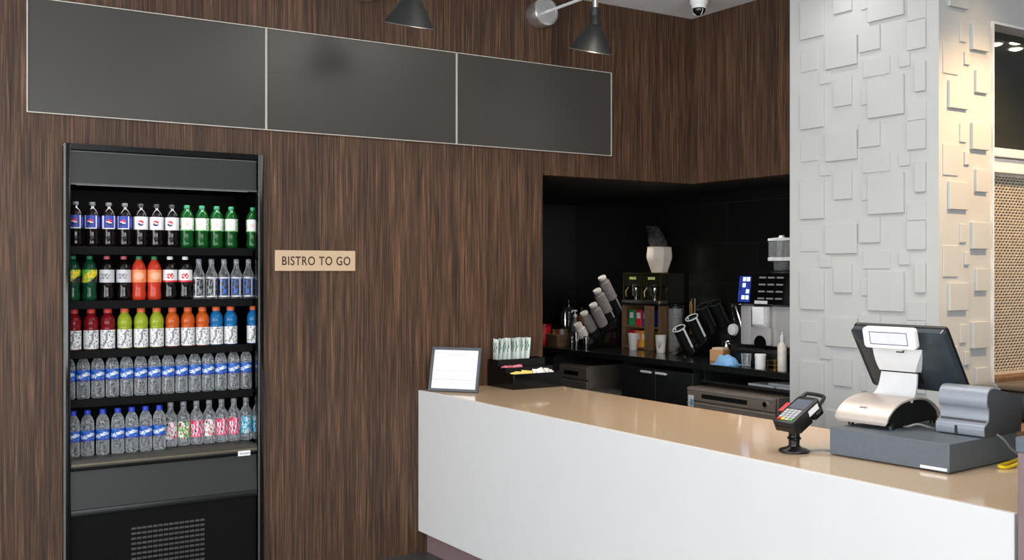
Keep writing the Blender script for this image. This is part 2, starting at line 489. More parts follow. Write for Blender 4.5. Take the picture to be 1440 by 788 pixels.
# unseen sides of the room, with the windows the daylight comes through
bm = bmnew()
box(bm, -3.6, -3.5, -4.1, 7.7, 0, 0.4); box(bm, -3.6, -3.5, -4.1, 7.7, 2.9, CZ); box(bm, -3.6, -3.5, -4.1, -3.4, 0.4, 2.9); box(bm, -3.6, -3.5, 5.0, 7.7, 0.4, 2.9)
struct('wall_left', bm, ROOM)
bm = bmnew()
box(bm, -3.5, 8.9, -4.1, -4.0, 0, 0.5); box(bm, -3.5, 8.9, -4.1, -4.0, 2.9, CZ); box(bm, -3.5, -2.6, -4.1, -4.0, 0.5, 2.9); box(bm, 3.2, 8.9, -4.1, -4.0, 0.5, 2.9)
struct('wall_rear', bm, ROOM)
bm = bmnew(); box(bm, 8.9, 9.0, -4.1, 7.7, 0, CZ); struct('wall_right', bm, ROOM)
def mull(name, f):
    bm = bmnew(); f(bm); struct(name, bm, BLACKM)
mull('window_2', lambda bm: [box(bm, -3.58, -3.52, y - .03, y + .03, 0.4, 2.9) for y in (-3.37, -1.3, 0.8, 2.9, 4.97)])
mull('window_3', lambda bm: [box(bm, x - .03, x + .03, -4.08, -4.02, 0.5, 2.9) for x in (-2.57, -0.6, 1.3, 3.17)])

# ------------------------------------------------------------------ menu boards
for i, x0 in enumerate((0.707, 1.840, 2.973)):
    t = thing('menu_board', ('blank charcoal menu board above the drink cooler, leftmost of three', 'blank charcoal menu board above the small tan plaque, middle of three', 'blank charcoal menu board at the corner side, rightmost of three')[i],
              'menu board', (x0, WY, 2.324), 0, 'blank menu boards high on the wood wall')
    W_, H_ = 1.131, 0.53
    one('board_panel', lambda bm: box(bm, 0.006, W_ - 0.006, -0.014, 0.0, 0.006, H_ - 0.006), MENU, t, 0)
    def _f(bm):
        box(bm, 0, W_, -0.018, 0, 0, 0.0036); box(bm, 0, W_, -0.018, 0, H_ - 0.0036, H_)
        box(bm, 0, 0.0036, -0.018, 0, 0.0036, H_ - 0.0036); box(bm, W_ - 0.0036, W_, -0.018, 0, 0.0036, H_ - 0.0036)
    one('board_frame', _f, MTRIM, t, 0)

# ------------------------------------------------------------------ wall lamps
def make_lamp(loc, label):
    t = thing('wall_lamp', label, 'wall lamp', loc, 0, 'bell shaded wall lamps over the menu boards')
    rot = R(PI / 2, 'X')     # lathe axis z -> -y
    one('mount', lambda bm: lathe(bm, [(0.0, 0), (0.082, 0), (0.084, 0.004), (0.084, 0.098), (0.08, 0.104), (0.068, 0.106), (0.066, 0.1), (0.03, 0.1), (0.0, 0.1)], 40, rot), M('satin_nickel', (226, 226, 228), 0.27, metal=0.92, var=0.03, stretch=(1, 30, 1)), t)
    arm = [(0, -0.098, 0), (0, -0.30, 0), (0, -0.50, 0), (0, -0.545, -0.004), (0, -0.568, -0.022), (0, -0.575, -0.05), (0, -0.575, -0.075)]
    one('arm', lambda bm: tube(bm, spline(arm, 5), 0.009, 12), SILVERP, t)
    one('stem_collar', lambda bm: lathe(bm, [(0.0, -0.02), (0.016, -0.02), (0.016, -0.085), (0.0, -0.085)], 20, T(0, -0.575, 0)), CHROME, t)
    one('neck', lambda bm: lathe(bm, [(0.0, -0.078), (0.022, -0.078), (0.027, -0.082), (0.027, -0.122), (0.0255, -0.125), (0.027, -0.128), (0.027, -0.182), (0.0, -0.19)], 28, T(0, -0.575, 0)), BLACKM, t)
    tilt = T(0, -0.575, -0.085) @ R(math.radians(17), 'X')
    tilt = T(0, -0.031, 0.006) @ tilt
    sh = [(0.0, -0.094), (0.024, -0.095), (0.036, -0.104), (0.049, -0.120), (0.069, -0.148), (0.092, -0.186), (0.112, -0.221), (0.120, -0.237),
          (0.124, -0.244), (0.122, -0.246), (0.112, -0.232), (0.088, -0.188), (0.064, -0.148), (0.045, -0.122), (0.03, -0.108), (0.0, -0.106)]
    one('shade', lambda bm: lathe(bm, sh, 40, tilt), BLACKM, t)
    one('shade_rim', lambda bm: tube(bm, [tilt @ Vector((0.1235 * math.cos(a * PI / 24), 0.1235 * math.sin(a * PI / 24), -0.2455)) for a in range(48)], 0.0028, 6, closed=True), ALU, t)
    one('bulb', lambda bm: lathe(bm, [(0.0, -0.11), (0.012, -0.115), (0.014, -0.14), (0.027, -0.17), (0.03, -0.19), (0.02, -0.212), (0.0, -0.218)], 20, tilt), WHITE, t)
make_lamp((3.545, WY, 3.148), 'black bell wall lamp on chrome arm, its whole shade showing')
make_lamp((2.398, WY, 3.148), 'black bell wall lamp cut off by the top of the photo')

# ------------------------------------------------------------------ security camera dome on the ceiling
t = thing('security_camera', 'white dome security camera on the ceiling near the corner', 'security camera', (4.47, 4.80, CZ))
one('housing', lambda bm: lathe(bm, [(0.0, 0), (0.052, 0), (0.056, -0.004), (0.056, -0.03), (0.05, -0.042), (0.046, -0.048), (0.046, -0.066), (0.0, -0.066)], 32), WHITE, t)
one('lens_dome', lambda bm: lathe(bm, [(0.040, -0.066), (0.039, -0.08), (0.034, -0.092), (0.024, -0.101), (0.011, -0.106), (0.0, -0.107)], 32), BLACKG, t)
def _f(bm):
    for k in range(3):
        a = 2 * PI * k / 3 + 0.4
        tube(bm, [(0.040 * math.cos(a), 0.040 * math.sin(a), -0.07), (0.033 * math.cos(a), 0.033 * math.sin(a), -0.095), (0.02 * math.cos(a), 0.02 * math.sin(a), -0.1055)], 0.003, 6)
one('dome_rib', _f, SILVERP, t)

# ------------------------------------------------------------------ BISTRO TO GO plaque
t = thing('wall_plaque', 'tan plaque lettered BISTRO TO GO on the wood wall right of the cooler', 'sign', (1.889, WY, 1.594))
one('plate', lambda bm: box(bm, 0, 0.452, -0.012, -0.002, 0, 0.109, bev=0.0015, seg=1), TAN, t, 20)
def text_mesh(body, w, h, depth, name, mat, parent, loc, bold=0.0, rot=(PI / 2, 0, 0)):
    cu = bpy.data.curves.new('tmp_text', 'FONT')
    cu.body = body; cu.extrude = 0.02; cu.offset = bold; cu.space_character = 1.12
    o = bpy.data.objects.new('tmp_text', cu); COL.objects.link(o)
    bpy.context.view_layer.update()
    me = bpy.data.meshes.new_from_object(o.evaluated_get(bpy.context.evaluated_depsgraph_get()))
    bpy.data.objects.remove(o); bpy.data.curves.remove(cu)
    xs = [v.co.x for v in me.vertices]; ys = [v.co.y for v in me.vertices]
    sx, sy = w / (max(xs) - min(xs)), h / (max(ys) - min(ys))
    x0, y0 = min(xs), min(ys)
    for v in me.vertices:
        v.co = ((v.co.x - x0) * sx, (v.co.y - y0) * sy, (v.co.z) / 0.04 * depth + depth / 2)
    me.name = name
    me.materials.clear(); me.materials.append(mat)
    p = bpy.data.objects.new(name, me); COL.objects.link(p); p.parent = parent
    p.location = loc; p.rotation_euler = rot
    return p
text_mesh('BISTRO TO GO', 0.385, 0.047, 0.0012, 'lettering', DKBROWN, t, (0.037, -0.0119, 0.030), bold=0.012)

# ------------------------------------------------------------------ open-front drink cooler
t = thing('drink_cooler', 'black open-front drink cooler full of bottles, set into the wood wall', 'drink cooler', (0, WY, 0))
def _f(bm):
    box(bm, FX0 + 0.002, FX0 + 0.03, -0.03, 0.02, 0.0, 2.192, bev=0.003)
    box(bm, FX1 - 0.032, FX1 - 0.002, -0.03, 0.02, 0.0, 2.192, bev=0.003)
one('side_post', _f, BLACKG, t)
def _f(bm):
    box(bm, FX0 - 0.002, FX0 + 0.008, -0.034, -0.03, 0.0, 2.19)
    box(bm, FX1 - 0.0325, FX1 - 0.0255, -0.034, -0.03, 0.0, 2.19)
one('post_trim', _f, M('dull_trim_metal', (104, 104, 100), .45, metal=.8), t, 0)
one('top_strip', lambda bm: box(bm, FX0 + 0.03, FX1 - 0.032, -0.026, 0.03, 2.166, 2.192), BLACKG, t, 0)
hd = one('header_panel', lambda bm: box(bm, 0.893, FX1 - 0.034, -0.012, 0.03, 2.006, 2.162, bev=.002, seg=1), FRIDGEG, t, 20)
def _f(bm):
    box(bm, 0.893, FX1 - 0.034, -0.017, -0.012, 2.000, 2.008); box(bm, 0.893, FX1 - 0.034, -0.016, -0.012, 2.155, 2.160)
one('header_trim', _f, M('dull_header_metal', (92, 94, 90), .5, metal=.6), hd, 0)
def _f(bm):
    box(bm, 0.83, 0.865, 0.13, 0.66, 0.0, 2.19); box(bm, 1.885, 1.92, 0.13, 0.66, 0.0, 2.19)
    box(bm, 0.83, 1.92, 0.62, 0.66, 0.0, 2.19); box(bm, 0.865, 1.885, 0.13, 0.62, 2.02, 2.19)
    box(bm, 0.83, 0.866, 0.055, 0.13, 0.0, 2.19); box(bm, 1.884, 1.92, 0.055, 0.13, 0.0, 2.19)
one('liner', _f, FRIDGEIN, t, 0)
SH = [1.708, 1.4475, 1.211, 0.978]
for z in SH:
    s = one('shelf', lambda bm: box(bm, 0.868, 1.882, 0.06, 0.60, z - 0.018, z, bev=.002, seg=1), FRIDGEIN, t, 20)
    one('price_rail', lambda bm: box(bm, 0.898, 1.79, 0.045, 0.06, z - 0.036, z + 0.004, bev=.002, seg=1), FRIDGEIN, s, 20)
DZ = 0.703
def _f(bm):
    prism(bm, [(-0.02, DZ - 0.035), (-0.02, DZ - 0.008), (-0.012, DZ), (0.60, DZ), (0.60, DZ - 0.035)], 0.895, 1.79, 'yz', bev=0)
one('deck', _f, DECKG, t, 20)
one('deck_highlight', lambda bm: box(bm, 0.895, 1.788, -0.024, -0.020, DZ - 0.026, DZ - 0.018), M('highlight_bronze', (120, 112, 92), .4, metal=.8), t, 0)  # thin bronze strip that paints the golden highlight along the deck lip
one('bumper', lambda bm: box(bm, 0.893, 1.79, -0.022, 0.02, 0.652, DZ - 0.036, bev=.003), FRIDGEIN, t)
one('lower_panel', lambda bm: prism(bm, [(-0.018, 0.47), (-0.004, 0.650), (0.03, 0.650), (0.03, 0.47)], 0.895, 1.79, 'yz'), FRIDGEG, t, 20)
one('lower_trim', lambda bm: box(bm, 0.893, 1.79, -0.026, 0.03, 0.44, 0.47, bev=.004), BLACK, t)
kp = one('kick_panel', lambda bm: box(bm, 0.893, 1.79, -0.006, 0.03, 0.02, 0.44, bev=.002, seg=1), FRIDGEIN, t, 20)
def _f(bm):
    for k in range(12):
        z = 0.352 - k * 0.0245
        for j in range(14):
            x = 1.17 + j * 0.0255
            box(bm, x, x + 0.021, -0.0085, -0.006, z - 0.010, z)
tag(one('vent_grille', _f, M('vent_grey', (66, 66, 63), 0.5), kp, 0))
tg = one('price_tag', lambda bm: box(bm, 1.688, 1.752, -0.027, -0.024, 0.650, 0.676, bev=.001, seg=1), WHITE, t, 20)
tg['label'] = 'small white tag on the dark bumper'
one('tag_print', lambda bm: [box(bm, 1.697 + i * 0.009, 1.703 + i * 0.009, -0.0275, -0.027, 0.659, 0.666) for i in range(6)], LGREY, tg, 0)
one('light_strip', lambda bm: box(bm, 0.93, 1.76, 0.035, 0.055, 2.004, 2.018), M('cooler_led', (235, 240, 255), 0.4, emit=0.5, var=0), t, 0)

# ------------------------------------------------------------------ bottles
NSEG = 40
FRONT = math.radians(-104)
def label_mesh(r, z0, z1, fn, nv=14):
    bm = bmnew()
    prof = [(r - 0.0008, z0)] + [(r, z0 + (z1 - z0) * k / nv) for k in range(nv + 1)] + [(r - 0.0008, z1)]
    def fmi(k, i):
        v = min(max((k - 1 + 0.5) / nv, 0), 1)
        u = (2 * PI * (i + 0.5) / NSEG - FRONT + PI) % (2 * PI) - PI
        return fn(u, v)
    lathe(bm, prof, NSEG, fmi=fmi, cap0=False, cap1=False)
    return bm
def globe(u, v, r, h, c=0.5, rad=0.0135):
    x, y = u * r, (v - c) * h
    if x * x + y * y < rad * rad:
        w = y + 0.25 * x
        return 'top' if w > 0.003 else ('mid' if w > -0.0025 else 'bot')
    return None
def hsh(u, v, s):
    x = math.sin(math.floor(u * 9) * 12.99 + math.floor(v * 9) * 78.2 + s * 37.7) * 43758.5
    return x - math.floor(x)

P_SODA = [(0.0, 0.004), (0.018, 0.002), (0.026, 0.0), (0.031, 0.004), (0.0335, 0.014), (0.034, 0.03), (0.0315, 0.05), (0.031, 0.066), (0.0335, 0.084), (0.0345, 0.092), (0.0345, 0.152), (0.033, 0.162), (0.028, 0.178), (0.020, 0.192), (0.0145, 0.200), (0.0130, 0.206), (0.0130, 0.212), (0.0, 0.212)]
P_SPORT = [(0.0, 0.003), (0.026, 0.0), (0.032, 0.004), (0.034, 0.012), (0.034, 0.096), (0.0325, 0.10), (0.0325, 0.112), (0.0345, 0.118), (0.0345, 0.132), (0.033, 0.146), (0.028, 0.16), (0.021, 0.17), (0.018, 0.176), (0.018, 0.18), (0.0, 0.18)]
P_WATER = [(0.0, 0.006), (0.016, 0.003), (0.027, 0.0), (0.0305, 0.006)]
for k in range(7):
    z = 0.012 + k * 0.0105
    P_WATER += [(0.0312, z), (0.0295, z + 0.005)]
P_WATER += [(0.0312, 0.086), (0.0315, 0.09), (0.0315, 0.135), (0.0310, 0.140), (0.0295, 0.145), (0.031, 0.150), (0.0285, 0.160), (0.029, 0.165), (0.024, 0.178), (0.018, 0.188), (0.013, 0.195), (0.0125, 0.202), (0.0, 0.202)]
P_GLASS = [(0.0, 0.004), (0.024, 0.0), (0.029, 0.003), (0.030, 0.010), (0.030, 0.118), (0.028, 0.130), (0.021, 0.145), (0.015, 0.158), (0.0125, 0.175), (0.0125, 0.198), (0.0, 0.198)]
P_FLAV = [(0.0, 0.004), (0.024, 0.0), (0.030, 0.003), (0.0315, 0.010), (0.0315, 0.142), (0.0300, 0.155), (0.022, 0.168), (0.0155, 0.178), (0.0135, 0.188), (0.0135, 0.208), (0.0, 0.208)]
def cap_prof(r, z0, z1): return [(0.0, z0), (r, z0), (r * 1.04, z0 + 0.003), (r, z0 + 0.006), (r, z1 - 0.003), (r * 0.9, z1), (0.0, z1)]

def bottle_proto(name, prof, body_mat, cap, cap_mat, lab, lab_mats, lab_fn):
    t = thing(name, 'x', 'bottle')
    one('bottle_body', lambda bm: lathe(bm, prof, 28), body_mat, t, 50)
    one('cap', lambda bm: lathe(bm, cap_prof(*cap), 24), cap_mat, t)
    o = obj('bottle_label', label_mesh(lab[0], lab[1], lab[2], lab_fn), lab_mats, t, 40)
    return t

def f_colab(u, v):
    g = globe(u, v, 0.035, 0.062)
    if g: return {'top': 2, 'mid': 1, 'bot': 3}[g]
    if 0.72 < abs(u) < 0.95: return 1
    if 0.95 < abs(u): return 3 if v < 0.12 or v > 0.88 else 0
    return 1 if v < 0.08 else 0
def f_colaw(u, v):
    g = globe(u, v, 0.035, 0.062, rad=0.015)
    if g: return {'top': 2, 'mid': 1, 'bot': 3}[g]
    return 4 if 0.9 < abs(u) else 1
def f_lime(u, v):
    if u * u * 0.0012 + (v - .5) ** 2 * .0038 < 0.00010: return 3
    if abs(u) > 0.85: return 4 if hsh(u, v, 1) > .6 else 2
    return 1 if v > .1 else 2
def f_ginger(u, v):
    w = v - 0.45 * u
    if 0.15 < w < 0.95: return 1 if hsh(u, v, 2) < .75 else 0
    return 0 if v > 0.5 else 2
def f_rootb(u, v):
    if 0.3 < v < 0.7 and abs(u) < 0.7 and hsh(u, v, 3) > .45: return 1
    return 0
def f_orangel(u, v):
    if (u / 0.7) ** 2 + ((v - .5) / .3) ** 2 < 1: return 1
    return 0
def f_cream(u, v):
    if (u / 0.6) ** 2 + ((v - .5) / .25) ** 2 < 1: return 1 if hsh(u, v, 3) > .3 else 0
    return 1 if v < 0.12 else 0
def f_boxy(u, v):
    if v < .07 or v > .93 or 0.62 < abs(u) < 0.8: return 0
    if hsh(u, v, 5) > .62: return 2
    return 1
def f_sport(u, v):
    d = abs(u - (v - .5) * .7 + .1 * math.sin(v * 9))
    if d < 0.16 and .15 < v < .9: return 1
    return (1 if hsh(u * 1.6, v * 1.5, 9) > .5 else 2) if hsh(u * 1.7, v * 1.6, 6) > .68 else 0
def f_water(u, v):
    if abs(v - .5 - .14 * math.sin(u * 2.3)) < .17 and abs(u) < 1.2: return 1 if hsh(u * 1.5, v * 1.2, 8) > .42 else 3
    return 2 if v < .14 else (3 if hsh(u, v * .4, 7) > .82 else 0)
def f_flav(s):
    def f(u, v):
        h = hsh(u * 1.2, v * 1.1, s)
        return 0 if h < .42 else (1 if h < .72 else (2 if h < .9 else 3))
    return f

protos = {}
def P(key, *a): protos[key] = bottle_proto(*a)
soda_cap = (0.0145, 0.203, 0.219)
P('colab', 'cola_bottle', P_SODA, COLA, soda_cap, M('smoke_cap', (96, 96, 98), .5), (0.0352, 0.090, 0.154), [LBLUE, LWHITE, LRED, LNAVY], f_colab)
P('colaw', 'diet_cola_bottle', P_SODA, COLA, soda_cap, M('dark_grey_cap', (44, 44, 46), .5), (0.0352, 0.090, 0.154), [LBLUE, LWHITE, LRED, LNAVY, LSILVER], f_colaw)
P('lime', 'lime_soda_bottle', P_SODA, GREENB, soda_cap, CGREEN, (0.0352, 0.090, 0.154), [LGRN, LWHITE, LGRN, M('label_pale_rose', (232, 192, 176), .5), LSILVER], f_lime)
P('ginger', 'ginger_soda_bottle', P_SODA, GREEND, soda_cap, CGREEN, (0.0352, 0.090, 0.152), [LGRN, LYEL, LDARK], f_ginger)
P('rootb', 'root_beer_bottle', P_SODA, COLA, soda_cap, CPINK, (0.0352, 0.090, 0.152), [LSILVER, LGREY], f_rootb)
P('orange', 'orange_soda_bottle', P_SODA, REDDRK, soda_cap, CGREEN, (0.0352, 0.090, 0.152), [LORG, M('label_pale_orange', (246, 176, 140), .45)], f_orangel)
P('cream', 'cherry_cola_bottle', P_SODA, COLA, soda_cap, WHITE, (0.0352, 0.090, 0.152), [LWHITE, LRED], f_cream)
P('boxg', 'sparkling_water_bottle', P_GLASS, CLEARG, (0.014, 0.19, 0.207), LGREY, (0.0306, 0.012, 0.114), [LSILVER, LDARK, LGREY], f_boxy)
P('boxb', 'sparkling_water_bottle', P_GLASS, CLEARG, (0.014, 0.19, 0.207), LGREY, (0.0306, 0.012, 0.114), [LSILVER, LDARK, LWATER], f_boxy)
sport_cap = (0.0195, 0.178, 0.199)
sp_m = [LWHITE, LGREY, LSILVER]
P('sred', 'sports_drink_bottle', P_SPORT, CRIMSON, sport_cap, M('red_orange_cap', (206, 70, 62), .45), (0.0346, 0.006, 0.096), sp_m, f_sport)
P('slime', 'sports_drink_bottle', P_SPORT, LIME, sport_cap, CORANGE, (0.0346, 0.006, 0.096), sp_m, f_sport)
P('sorg', 'sports_drink_bottle', P_SPORT, ORANGE, sport_cap, CORANGE, (0.0346, 0.006, 0.096), sp_m, f_sport)
P('sblue', 'sports_drink_bottle', P_SPORT, BLUED, sport_cap, CORANGE, (0.0346, 0.006, 0.096), sp_m, f_sport)
wm = [LWATER, LWHITE, LBLUE, M('label_sky_blue', (96, 148, 216), .4)]
P('water', 'water_bottle', P_WATER, CLEAR, (0.0140, 0.198, 0.213), M('clear_white_cap', (214, 220, 226), .35, trans=.3), (0.0322, 0.086, 0.138), wm, f_water)
P('waterb', 'water_bottle', P_WATER, CLEAR, (0.0150, 0.197, 0.220), CBLUE, (0.0322, 0.072, 0.122), wm, f_water)
P('fpink', 'flavored_water_bottle', P_FLAV, CLEAR, (0.0148, 0.206, 0.224), CGREY, (0.0322, 0.040, 0.125), [LPINK, LWHITE, LRED, LDARK], f_flav(1))
P('fgreen', 'flavored_water_bottle', P_FLAV, CLEAR, (0.0148, 0.206, 0.224), CGREY, (0.0322, 0.040, 0.125), [LGRN, LWHITE, LRED, LDARK], f_flav(2))
P('fcyan', 'flavored_water_bottle', P_FLAV, CLEAR, (0.0148, 0.206, 0.224), CGREY, (0.0322, 0.040, 0.125), [LCYAN, LWHITE, LCYAN, LDARK], f_flav(3))
P('fwhite', 'flavored_water_bottle', P_FLAV, CLEAR, (0.0148, 0.206, 0.224), CGREY, (0.0322, 0.040, 0.125), [LWHITE, LSILVER, LRED, LDARK], f_flav(4))
used = set()
def put(key, X, Y, z, label, group, s=1.0):
    rz = random.uniform(-0.28, 0.28)
    p = protos[key]
    if key not in used:
        used.add(key); o = p
        o.location = (X, Y, z); o.rotation_euler = (0, 0, rz)
        o['label'] = label; o['group'] = group
    else:
        o = dup(p, (X, Y, z), rz, label, group)
    return o
BY = 5.335
def row(z, items, shelf, group, Y=BY):
    cnt = {}
    tot = {}
    for key, X, desc in items: tot[desc] = tot.get(desc, 0) + 1
    for key, X, desc in items:
        i = cnt.get(desc, 0); cnt[desc] = i + 1
        n = tot[desc]
        if n == 1: lab = f'{desc} on the {shelf}, the only one'
        else: lab = f'{desc} on the {shelf}, {nth(i) if i < n - 1 else "rightmost"} of {n}'
        put(key, X, Y if not isinstance(Y, dict) else Y[key], z + 0.0005, lab, group)
pit = 0.0757
A = 'cola bottle with blue label'; B = 'cola bottle with white label'; C_ = 'green soda bottle with white label'
xs = [0.938 + pit * k for k in range(11)] + [1.812]
row(SH[0], [('colab', x, A) for x in xs[:4]] + [('colaw', x, B) for x in xs[4:7]] + [('lime', x, C_) for x in xs[7:]], 'top shelf', 'soda bottles on the top cooler shelf')
xs2 = [0.925, 1.001, 1.081, 1.160, 1.232, 1.306, 1.383, 1.459, 1.528, 1.593, 1.658, 1.723, 1.788, 1.852]
ks = ['ginger'] * 2 + ['rootb'] * 2 + ['orange'] * 2 + ['cream'] * 2 + ['boxg'] * 2 + ['boxb'] * 4
ds = ['green bottle with yellow label'] * 2 + ['dark soda bottle with pink cap'] * 2 + ['orange-red soda bottle'] * 2 + ['dark soda bottle with white cap'] * 2 + ['clear bottle with dark label'] * 2 + ['clear bottle with bluish label'] * 4
row(SH[1], list(zip(ks, xs2, ds)), 'second shelf', 'soda bottles on the second cooler shelf')
xs3 = [0.930, 1.008, 1.085, 1.164, 1.242, 1.318, 1.395, 1.472, 1.546, 1.617, 1.692, 1.815]
ks = ['sred'] * 3 + ['slime'] * 3 + ['sorg'] * 3 + ['sblue'] * 3
ds = ['red sports drink bottle'] * 3 + ['lime green sports drink bottle'] * 3 + ['orange sports drink bottle'] * 3 + ['blue sports drink bottle'] * 3
row(SH[2], list(zip(ks, xs3, ds)), 'third shelf', 'sports drinks on the third cooler shelf')
xs4 = [0.906 + 0.0668 * k for k in range(15)]
row(SH[3], [('water', x, 'clear-capped water bottle with blue label') for x in xs4[:14]], 'fourth shelf', 'water bottles on the fourth cooler shelf')
xs5 = [0.925, 0.990, 1.060, 1.130, 1.196, 1.262, 1.328]
row(DZ, [('waterb', x, 'blue-capped water bottle with blue label') for x in xs5], 'bottom deck', 'water bottles on the cooler deck', 5.325)
xs6 = [1.395, 1.460, 1.526, 1.591, 1.656, 1.721, 1.786, 1.851]
ks = ['fwhite', 'fgreen', 'fpink', 'fwhite', 'fpink', 'fpink', 'fcyan', 'fcyan']
dd = {'fwhite': 'clear flavored water bottle with white label', 'fgreen': 'clear flavored water bottle with green label', 'fpink': 'clear flavored water bottle with pink label', 'fcyan': 'clear flavored water bottle with light blue label'}
row(DZ, [(k, x, dd[k]) for k, x in zip(ks, xs6)], 'bottom deck', 'flavored waters on the cooler deck', 5.37)

# ------------------------------------------------------------------ bar counter
bar = thing('bar_counter', 'long white-fronted service counter running out from the wood wall', 'counter', (BXF, 1.67, 0))
LB = WY - 0.002 - 1.67
one('front_panel', lambda bm: box(bm, 0, 0.018, 0, LB, 0.125, CT, bev=.0015, seg=1), WHITE_LAM, bar, 20)
one('toe_kick', lambda bm: box(bm, 0.055, 0.075, 0, LB, 0, 0.125), KICK, bar, 0)
def _f(bm):
    box(bm, 0.02, 0.78, 0, 0.02, 0.125, CT - 0.031); box(bm, 0.02, 0.78, LB - 0.02, LB, 0.125, CT - 0.031)
    box(bm, 0.02, 0.78, 0.02, LB - 0.02, 0.125, 0.145); box(bm, 0.02, 0.78, 0.02, LB - 0.02, 0.5, 0.52)
    for y in (0.9, 1.8, 2.7): box(bm, 0.02, 0.78, y, y + 0.02, 0.145, 0.5); box(bm, 0.02, 0.78, y, y + 0.02, 0.52, CT - 0.031)
    box(bm, 0.08, 0.72, 0.02, LB - 0.02, 0, 0.125)
one('carcass', _f, BLACKM, bar, 0)
ctp = tag(one('countertop', lambda bm: box(bm, BXF + 0.0185, 3.532, 1.668, WY - 0.002, CT - 0.03, CT, bev=.002, seg=2), QUARTZ, None, 20), 'glossy beige stone countertop on top of the white service counter', 'countertop')

# taller wood-fronted end unit at the near end of the bar
e = thing('end_cabinet', 'tall mauve-brown end cabinet with dark top at the counter near end', 'cabinet', (2.722, 1.1, 0))
def _f(bm):
    box(bm, 0, 0.82, 0, 0.555, 0.10, 1.095, bev=.002, seg=1); box(bm, 0.03, 0.8, 0.02, 0.54, 0, 0.10)
one('cabinet_body', _f, KICK, e, 20)
one('cabinet_top', lambda bm: box(bm, -0.004, 0.824, -0.004, 0.559, 1.095, 1.137, bev=.003), GREYBLUE, e, 20)

# ------------------------------------------------------------------ framed notice
def frame_thing():
    t = thing('notice_frame', 'grey framed white notice leaning at the wall end of the counter', 'picture frame', (2.848, 5.035, CT + 0.002), math.atan2(-0.8, 0.6))
    tilt = R(math.radians(-14), 'X')
    W_, H_, b = 0.150, 0.250, 0.016
    def _f(bm):
        for x0, x1, z0, z1 in ((-W_, W_, 0, b), (-W_, W_, H_ - b, H_), (-W_, -W_ + b, b, H_ - b), (W_ - b, W_, b, H_ - b)):
            box(bm, x0, x1, -0.006, 0.01, z0, z1, bev=.0015, seg=1, mat=tilt)
    one('frame', _f, FRAMEG, t, 20)
    p = one('paper', lambda bm: box(bm, -W_ + b, W_ - b, 0.0, 0.004, b, H_ - b, mat=tilt), PAPER, t, 0)
    def _f(bm):
        rows = [(0.216, -0.12, 0.125, 0.0018, 0), (0.203, -0.06, 0.07, 0.003, 1), (0.188, -0.09, 0.10, 0.0016, 0), (0.15, -0.11, 0.11, 0.0016, 2), (0.118, -0.115, 0.118, 0.0026, 0), (0.10, -0.06, 0.06, 0.0014, 2), (0.066, -0.122, 0.124, 0.003, 1), (0.05, -0.122, 0.124, 0.0025, 0)]
        for z, x0, x1, h, mi in rows:
            box(bm, x0, x1, -0.0006, 0.0, z - h * .7, z + h * .7, mi=mi, mat=tilt)
    one('printed_lines', _f, [M('light_grey_print', (206, 203, 206), .8), PINKINK, M('faint_blue_print', (214, 222, 234), .8)], p, 0)
    one('easel_back', lambda bm: prism(bm, [(0.014, 0.0), (0.075, 0.0), (0.064, 0.14), (0.058, 0.14)], -0.03, 0.03, 'yz'), BLACK, t, 20)
frame_thing()

# ------------------------------------------------------------------ condiment organiser
OX, OY = 3.186, 4.934
org = thing('condiment_organizer', 'black stepped condiment organizer against the wall on the countertop', 'organizer', (OX, OY, CT))
def bin_(bm, x0, x1, y0, y1, z1, t=0.005):
    box(bm, x0, x1, y0, y0 + t, 0, z1); box(bm, x0, x1, y1 - t, y1, 0, z1)
    box(bm, x0, x0 + t, y0 + t, y1 - t, 0, z1); box(bm, x1 - t, x1, y0 + t, y1 - t, 0, z1)
    box(bm, x0 + t, x1 - t, y0 + t, y1 - t, 0, 0.006)
def _f(bm):
    box(bm, 0, 0.335, 0, 0.006, 0, 0.088, bev=.0025)
    box(bm, 0.0, 0.335, 0.27, 0.276, 0, 0.158)
    box(bm, 0.0, 0.005, 0.006, 0.27, 0, 0.088); box(bm, 0.33, 0.335, 0.006, 0.27, 0, 0.088)
    box(bm, 0.0, 0.005, 0.09, 0.27, 0.088, 0.118); box(bm, 0.33, 0.335, 0.09, 0.27, 0.088, 0.118)
    box(bm, 0.0, 0.005, 0.175, 0.27, 0.118, 0.158); box(bm, 0.33, 0.335, 0.175, 0.27, 0.118, 0.158)
    box(bm, 0.005, 0.33, 0.006, 0.27, 0, 0.006)
one('tray_body', _f, BLACKG, org, 20)
def _f(bm):
    box(bm, 0.005, 0.33, 0.086, 0.091, 0.006, 0.118); box(bm, 0.005, 0.33, 0.172, 0.177, 0.006, 0.158)
    box(bm, 0.165, 0.17, 0.006, 0.086, 0.006, 0.08); box(bm, 0.205, 0.21, 0.177, 0.27, 0.006, 0.15); box(bm, 0.165, 0.17, 0.091, 0.172, 0.006, 0.11)
    box(bm, 0.005, 0.33, 0.006, 0.086, 0.05, 0.055); box(bm, 0.005, 0.33, 0.091, 0.172, 0.08, 0.085); box(bm, 0.005, 0.33, 0.177, 0.27, 0.11, 0.115)
one('divider', _f, BLACK, org, 0)
